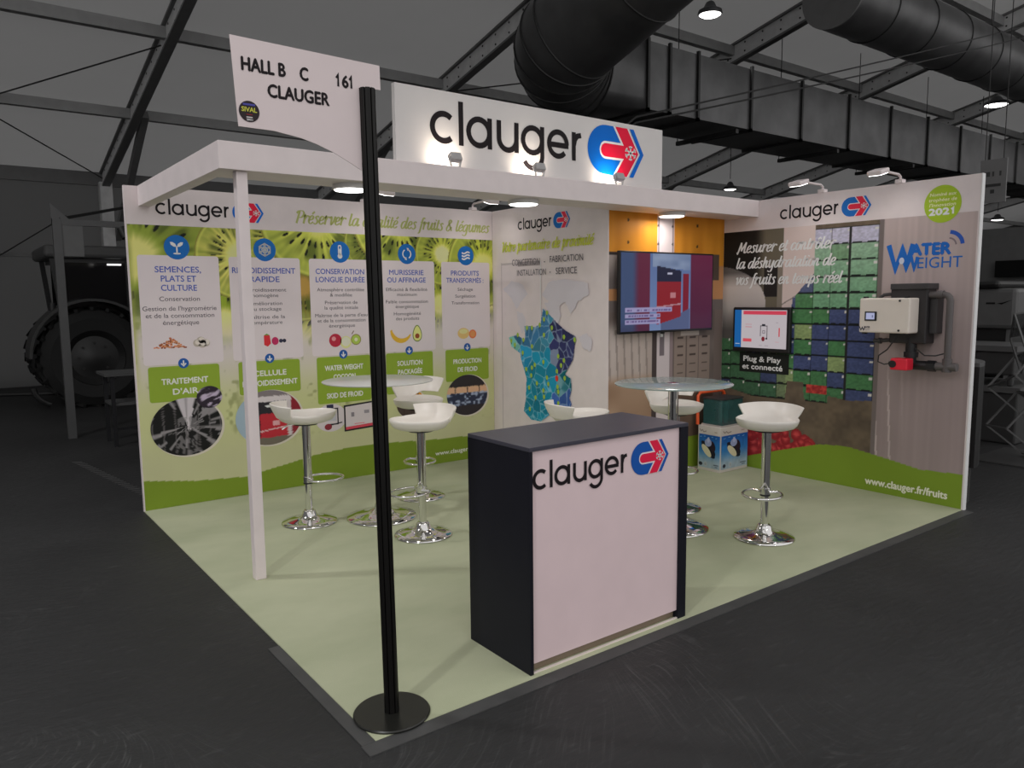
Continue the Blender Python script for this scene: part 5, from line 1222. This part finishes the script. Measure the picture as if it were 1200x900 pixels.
# ---- monitor on the right wall
t = thing('monitor', 'touch monitor with white app page on the crate wall, above the black caption', 'monitor', (W, 1.79, 1.31))
MB().box(W - 0.055, 1.482, 1.110, W - 0.015, 2.096, 1.525).build('casing', mat('monitor_black', (18, 18, 19), 0.35), t, bevel=0.014, bseg=3)
MB().box(W - 0.015, 1.65, 1.2, W - 0.001, 1.93, 1.43).build('wall_bracket', M_BLACK, t)
FM = Frame((W - 0.055, 0, 0), (0, -1, 0), (0, 0, 1)); p = Print(FM, emit=True)
p.rect(-2.07, 1.150, -1.515, 1.500, (176, 168, 172), 1); p.rect(-2.07, 1.150, -1.995, 1.500, (22, 88, 150), 1.4); p.rect(-1.975, 1.458, -1.52, 1.492, (190, 62, 80), 1.4)
p.rect(-1.975, 1.205, -1.88, 1.235, (196, 74, 84), 1.4); p.rect(-1.95, 1.340, -1.88, 1.346, (180, 110, 118), 1.4); p.rect(-1.95, 1.365, -1.88, 1.369, (180, 110, 118), 1.4); p.rect(-1.595, 1.26, -1.583, 1.34, (186, 60, 70), 1.4)
p.rect(-2.06, 1.18, -2.01, 1.186, (170, 180, 196), 1.8)
p.stroke([(-1.785, 1.26), (-1.785, 1.355), (-1.715, 1.355), (-1.715, 1.24)], .007, (60, 52, 58), 1.6); p.rect(-1.77, 1.353, -1.735, 1.372, (40, 40, 46), 1.8); p.rect(-1.765, 1.285, -1.735, 1.315, (120, 112, 118), 1.6); p.rect(-1.757, 1.292, -1.743, 1.308, (176, 168, 172), 1.8)
p.disc(-1.755, 1.235, .018, (110, 30, 40), 1.8, .022, seg=14); p.rect(-1.73, 1.232, -1.71, 1.246, (50, 44, 50), 1.8); p.rect(-1.80, 1.172, -1.765, 1.176, (130, 120, 126), 1.6); p.rect(-1.74, 1.172, -1.70, 1.176, (130, 120, 126), 1.6); p.rect(-1.625, 1.385, -1.60, 1.388, (120, 110, 118), 1.6); p.rect(-1.63, 1.21, -1.59, 1.213, (190, 120, 126), 1.6)
p.build('screen', t)

# ---- weighing unit on the right wall
M_DK = mat('charcoal_plastic', (44, 42, 43), 0.5); M_PIPE = mat('grey_pipe', (66, 62, 62), 0.4); M_RED = mat('red_actuator', (176, 26, 44), 0.4)
t = thing('weighing_unit', 'wall-mounted white control box with black tank, grey pipes and red actuator', 'machine', (W, 0.45, 1.05))
xb = W - 0.30
box = MB().box(xb, 0.325, 1.338, xb + 0.15, 0.715, 1.606).build('control_box', mat('box_cream', (176, 168, 160), 0.4, noise=0.02), t, bevel=0.012, bseg=3)
MB().box(xb - 0.008, 0.573, 1.430, xb + 0.002, 0.668, 1.503).build('display', M_BLACK, box, bevel=0.004)
pp = Print(Frame((xb - 0.008, 0, 0), (0, -1, 0), (0, 0, 1)), emit=True); pp.rect(-.655, 1.442, -.587, 1.492, (160, 164, 196), 1); pp.rect(-.608, 1.455, -.598, 1.475, (104, 110, 140), 1.5); pp.build('display_screen', box)
pp = Print(Frame((xb, 0, 0), (0, -1, 0), (0, 0, 1))); pp.stroke([(-.71, 1.385), (-.695, 1.358), (-.685, 1.378), (-.675, 1.358), (-.66, 1.385)], .008, (60, 58, 66), 1.5); pp.text('WATER', -.672, 1.374, .014, (70, 66, 74), 1.5, w=.048, bold=.06); pp.text('EIGHT', -.672, 1.356, .012, (110, 104, 110), 1.5, w=.048); pp.build('box_logo', box)
m = MB()
for y, z in ((.36, 1.610), (.68, 1.610), (.36, 1.334), (.68, 1.334)): m.box(xb + 0.01, y - 0.012, z - 0.008, xb + 0.05, y + 0.012, z + 0.008)
m.cyl((xb + 0.02, .40, 1.585), (xb - 0.006, .40, 1.585), 0.008, seg=12).cyl((xb + 0.02, .40, 1.36), (xb - 0.006, .40, 1.36), 0.008, seg=12); m.build('mounting_lug', M_BLACK, box)
MB().box(xb + 0.152, 0.27, 1.255, W - 0.001, 0.55, 1.68).build('tank', mat('black_tank', (32, 30, 31), 0.45), t, bevel=0.01)
MB().box(xb + 0.13, 0.255, 1.67, W - 0.001, 0.545, 1.715).build('tank_cover', M_DK, t, bevel=0.006)
MB().box(xb + 0.20, 0.215, 1.335, W - 0.001, 0.27, 1.60).build('side_channel', M_DK, t, bevel=0.004)
xm = W - 0.11
MB().tube([(xm, 0.30, 1.628), (xm, 0.17, 1.628), (xm, 0.145, 1.622), (xm, 0.128, 1.605), (xm, 0.122, 1.58), (xm, 0.122, 1.12)], 0.025, 16).cyl((xm, .122, 1.15), (xm, .122, 1.05), 0.033, seg=20).cyl((xm, .05, 1.09), (xm, .21, 1.09), 0.031, seg=20).cyl((xm, 0.17, 1.628), (xm, .21, 1.628), .031, seg=20).build('outlet_pipe', M_PIPE, t, smooth=True)
MB().cyl((xm, .20, 1.09), (xm, .26, 1.09), 0.042, seg=6).cyl((xm, .25, 1.09), (xm, .33, 1.09), 0.036, seg=20).cyl((xm, .39, 1.30), (xm, .39, 1.10), 0.040, seg=20).cyl((xm, .39, 1.19), (xm, .39, 1.15), 0.052, seg=20).sphere((xm, .39, 1.10), .05, 16).cyl((xm, .33, 1.09), (xm, .39, 1.09), .036, seg=20).build('valve_body', M_BLACK, t, smooth=True)
MB().box(xm - 0.15, 0.345, 1.055, xm - 0.045, 0.475, 1.145).build('actuator', M_RED, t, bevel=0.010, bseg=3)
MB().cyl((xm - 0.155, .455, 1.10), (xm - .13, .455, 1.10), .028, seg=20).cyl((xm - .10, .47, 1.10), (xm - .10, .505, 1.10), .016, seg=14).build('actuator_knob', M_BLACK, t, smooth=True)
MB().tube([(xm, .50, 1.28), (xm - .05, .62, 1.27), (xm - .05, .66, 1.27)], .016, 10).cyl((xm - .05, .62, 1.27), (xm - .05, .60, 1.27), .024, seg=14).build('inlet_fitting', M_DK, t, smooth=True)
MB().tube([(xm, .5, 1.64), (xm, .62, 1.63), (xm - .02, .65, 1.60)], .013, 10).build('inlet_hose', M_DK, t, smooth=True)
MB().tube([(xb + .05, .43, 1.335), (xb + .04, .46, 1.27), (xb + .04, .50, 1.21), (xb + .05, .57, 1.16), (xb + .06, .58, 1.11), (xb + .08, .54, 1.09), (xm - .10, .50, 1.10)], .005, 8).tube([(xm - .02, .35, 1.22), (xm - .04, .27, 1.17), (xm - .02, .20, 1.17), (xm, .14, 1.19)], .005, 8).build('wire', M_BLACK, t, smooth=True)

# ---- cardboard display box and the tank on it
bx0, bx1, by0, by1, bz = 4.49, 4.90, 1.912, 2.17, 0.425
t = thing('penguin_box', 'white and blue cardboard box with penguin pictures in the right corner', 'box', ((bx0 + bx1) / 2, (by0 + by1) / 2, 0.002))
MB().box(bx0, by0, 0.002, bx1, by1, bz).build('carton', mat('carton_white', (160, 154, 150), 0.6, noise=.03), t, bevel=.003)
def penguin(p, u, v, s_, sx=1.0):
    e = lambda x, y, a, b, c, l, rot=0: p.poly([(u + sx * s_ * (x + a * math.cos(q) * math.cos(rot) - b * math.sin(q) * math.sin(rot)), v + s_ * (y + a * math.cos(q) * math.sin(rot) + b * math.sin(q) * math.cos(rot))) for q in [2 * math.pi * k / 24 for k in range(24)]], c, l)
    e(0, 0, .62, .34, (26, 26, 34), 3, -.7); e(-.14, -.08, .48, .20, (170, 164, 140), 3.5, -.8); e(.30, .22, .20, .34, (34, 26, 36), 3.2, .3); e(-.02, .42, .26, .24, (120, 128, 160), 3.8); e(.0, .58, .10, .16, (140, 146, 172), 4); e(-.42, .40, .12, .10, (28, 28, 40), 3.4); e(.35, -.42, .16, .08, (24, 30, 44), 3.3)
def boxside(fr, a, b, lname):
    raster(fr, a + .012, b - .004, .03, .345, .006, lambda u, v: mix((126, 140, 152), mix((34, 92, 148), (24, 70, 134), sstep(.22, .36, v)), sstep(.06, .24, v)) * (0.94 + .12 * vnoise(u * 40, v * 25))[:, None], lname, t, 1.5)
    p = Print(fr); w_ = b - a
    penguin(p, a + w_ * .48, .205, .155, 1.0 if w_ < .3 else 1.25)
    p.disc(a + w_ * .14, .062, .022, (40, 42, 54), 3, .018, seg=14); p.disc(a + w_ * .36, .065, .018, (150, 150, 152), 3, .022, seg=14); p.disc(a + w_ * .36, .065, .012, (126, 134, 142), 3.4, .015, seg=14)
    p.rect(a + w_ * .72, .062, a + w_ * .93, .072, (70, 80, 90), 3); p.rect(a + w_ * .78, .045, a + w_ * .90, .053, (70, 80, 90), 3)
    p.stroke([(a + w_ * .08, .392), (a + w_ * .14, .372), (a + w_ * .2, .385), (a + w_ * .26, .368), (a + w_ * .38, .378)], .008, (112, 104, 98), 3); p.rect(a + w_ * .74, .372, a + w_ * .86, .380, (130, 120, 112), 3)
    for k in range(5): p.stroke([(a + w_ * (.1 + .17 * k), .318 + .008 * (k % 2)), (a + w_ * (.18 + .17 * k), .322 + .006 * (k % 2))], .006, (90, 130, 170), 3)
    p.build('penguin_picture', t)
boxside(Frame((bx0, 0, 0), (0, -1, 0), (0, 0, 1)), -by1, -by0, 'blue_print'); boxside(Frame((0, by0, 0), (1, 0, 0), (0, 0, 1)), bx0, bx1, 'blue_print')
t = thing('water_tank', 'teal glass tank with orange tube handle on top of the penguin box', 'tank', (4.69, 2.04, bz))
MB().box(bx0 + .04, by0 + .02, bz + .012, bx1 - .06, by1 - .02, bz + .25).build('tank', mat('teal_glass', (0.06, 0.20, 0.20), 0.12, raw=True, trans=.5, noise=.15), t, bevel=.006)
MB().box(bx0 + .03, by0 + .01, bz, bx1 - .05, by1 - .01, bz + .014).build('tray', mat('tray_grey', (130, 124, 120), .5), t)
MB().box(bx0 + .035, by0 + .015, bz + .25, bx1 - .055, by1 - .015, bz + .262).build('lid', M_DK, t)
MB().cyl((4.62, 1.98, bz + .03), (4.62, 1.98, bz + .22), .03, seg=16).build('bubble_column', mat('pale_column', (150, 168, 168), .3), t, smooth=True)
hx0, hx1, hy = bx0 + .02, bx1 + .005, by1 + .025
MB().tube([(hx0, hy, bz + .0), (hx0, hy, bz + .27), (hx0 + .03, hy, bz + .30), (hx1 - .05, hy, bz + .30), (hx1 - .015, hy, bz + .28), (hx1, hy, bz + .24), (hx1, hy, bz + .0)], .016, 12).build('handle', mat('orange_tube', (206, 70, 34), .4), t, smooth=True)
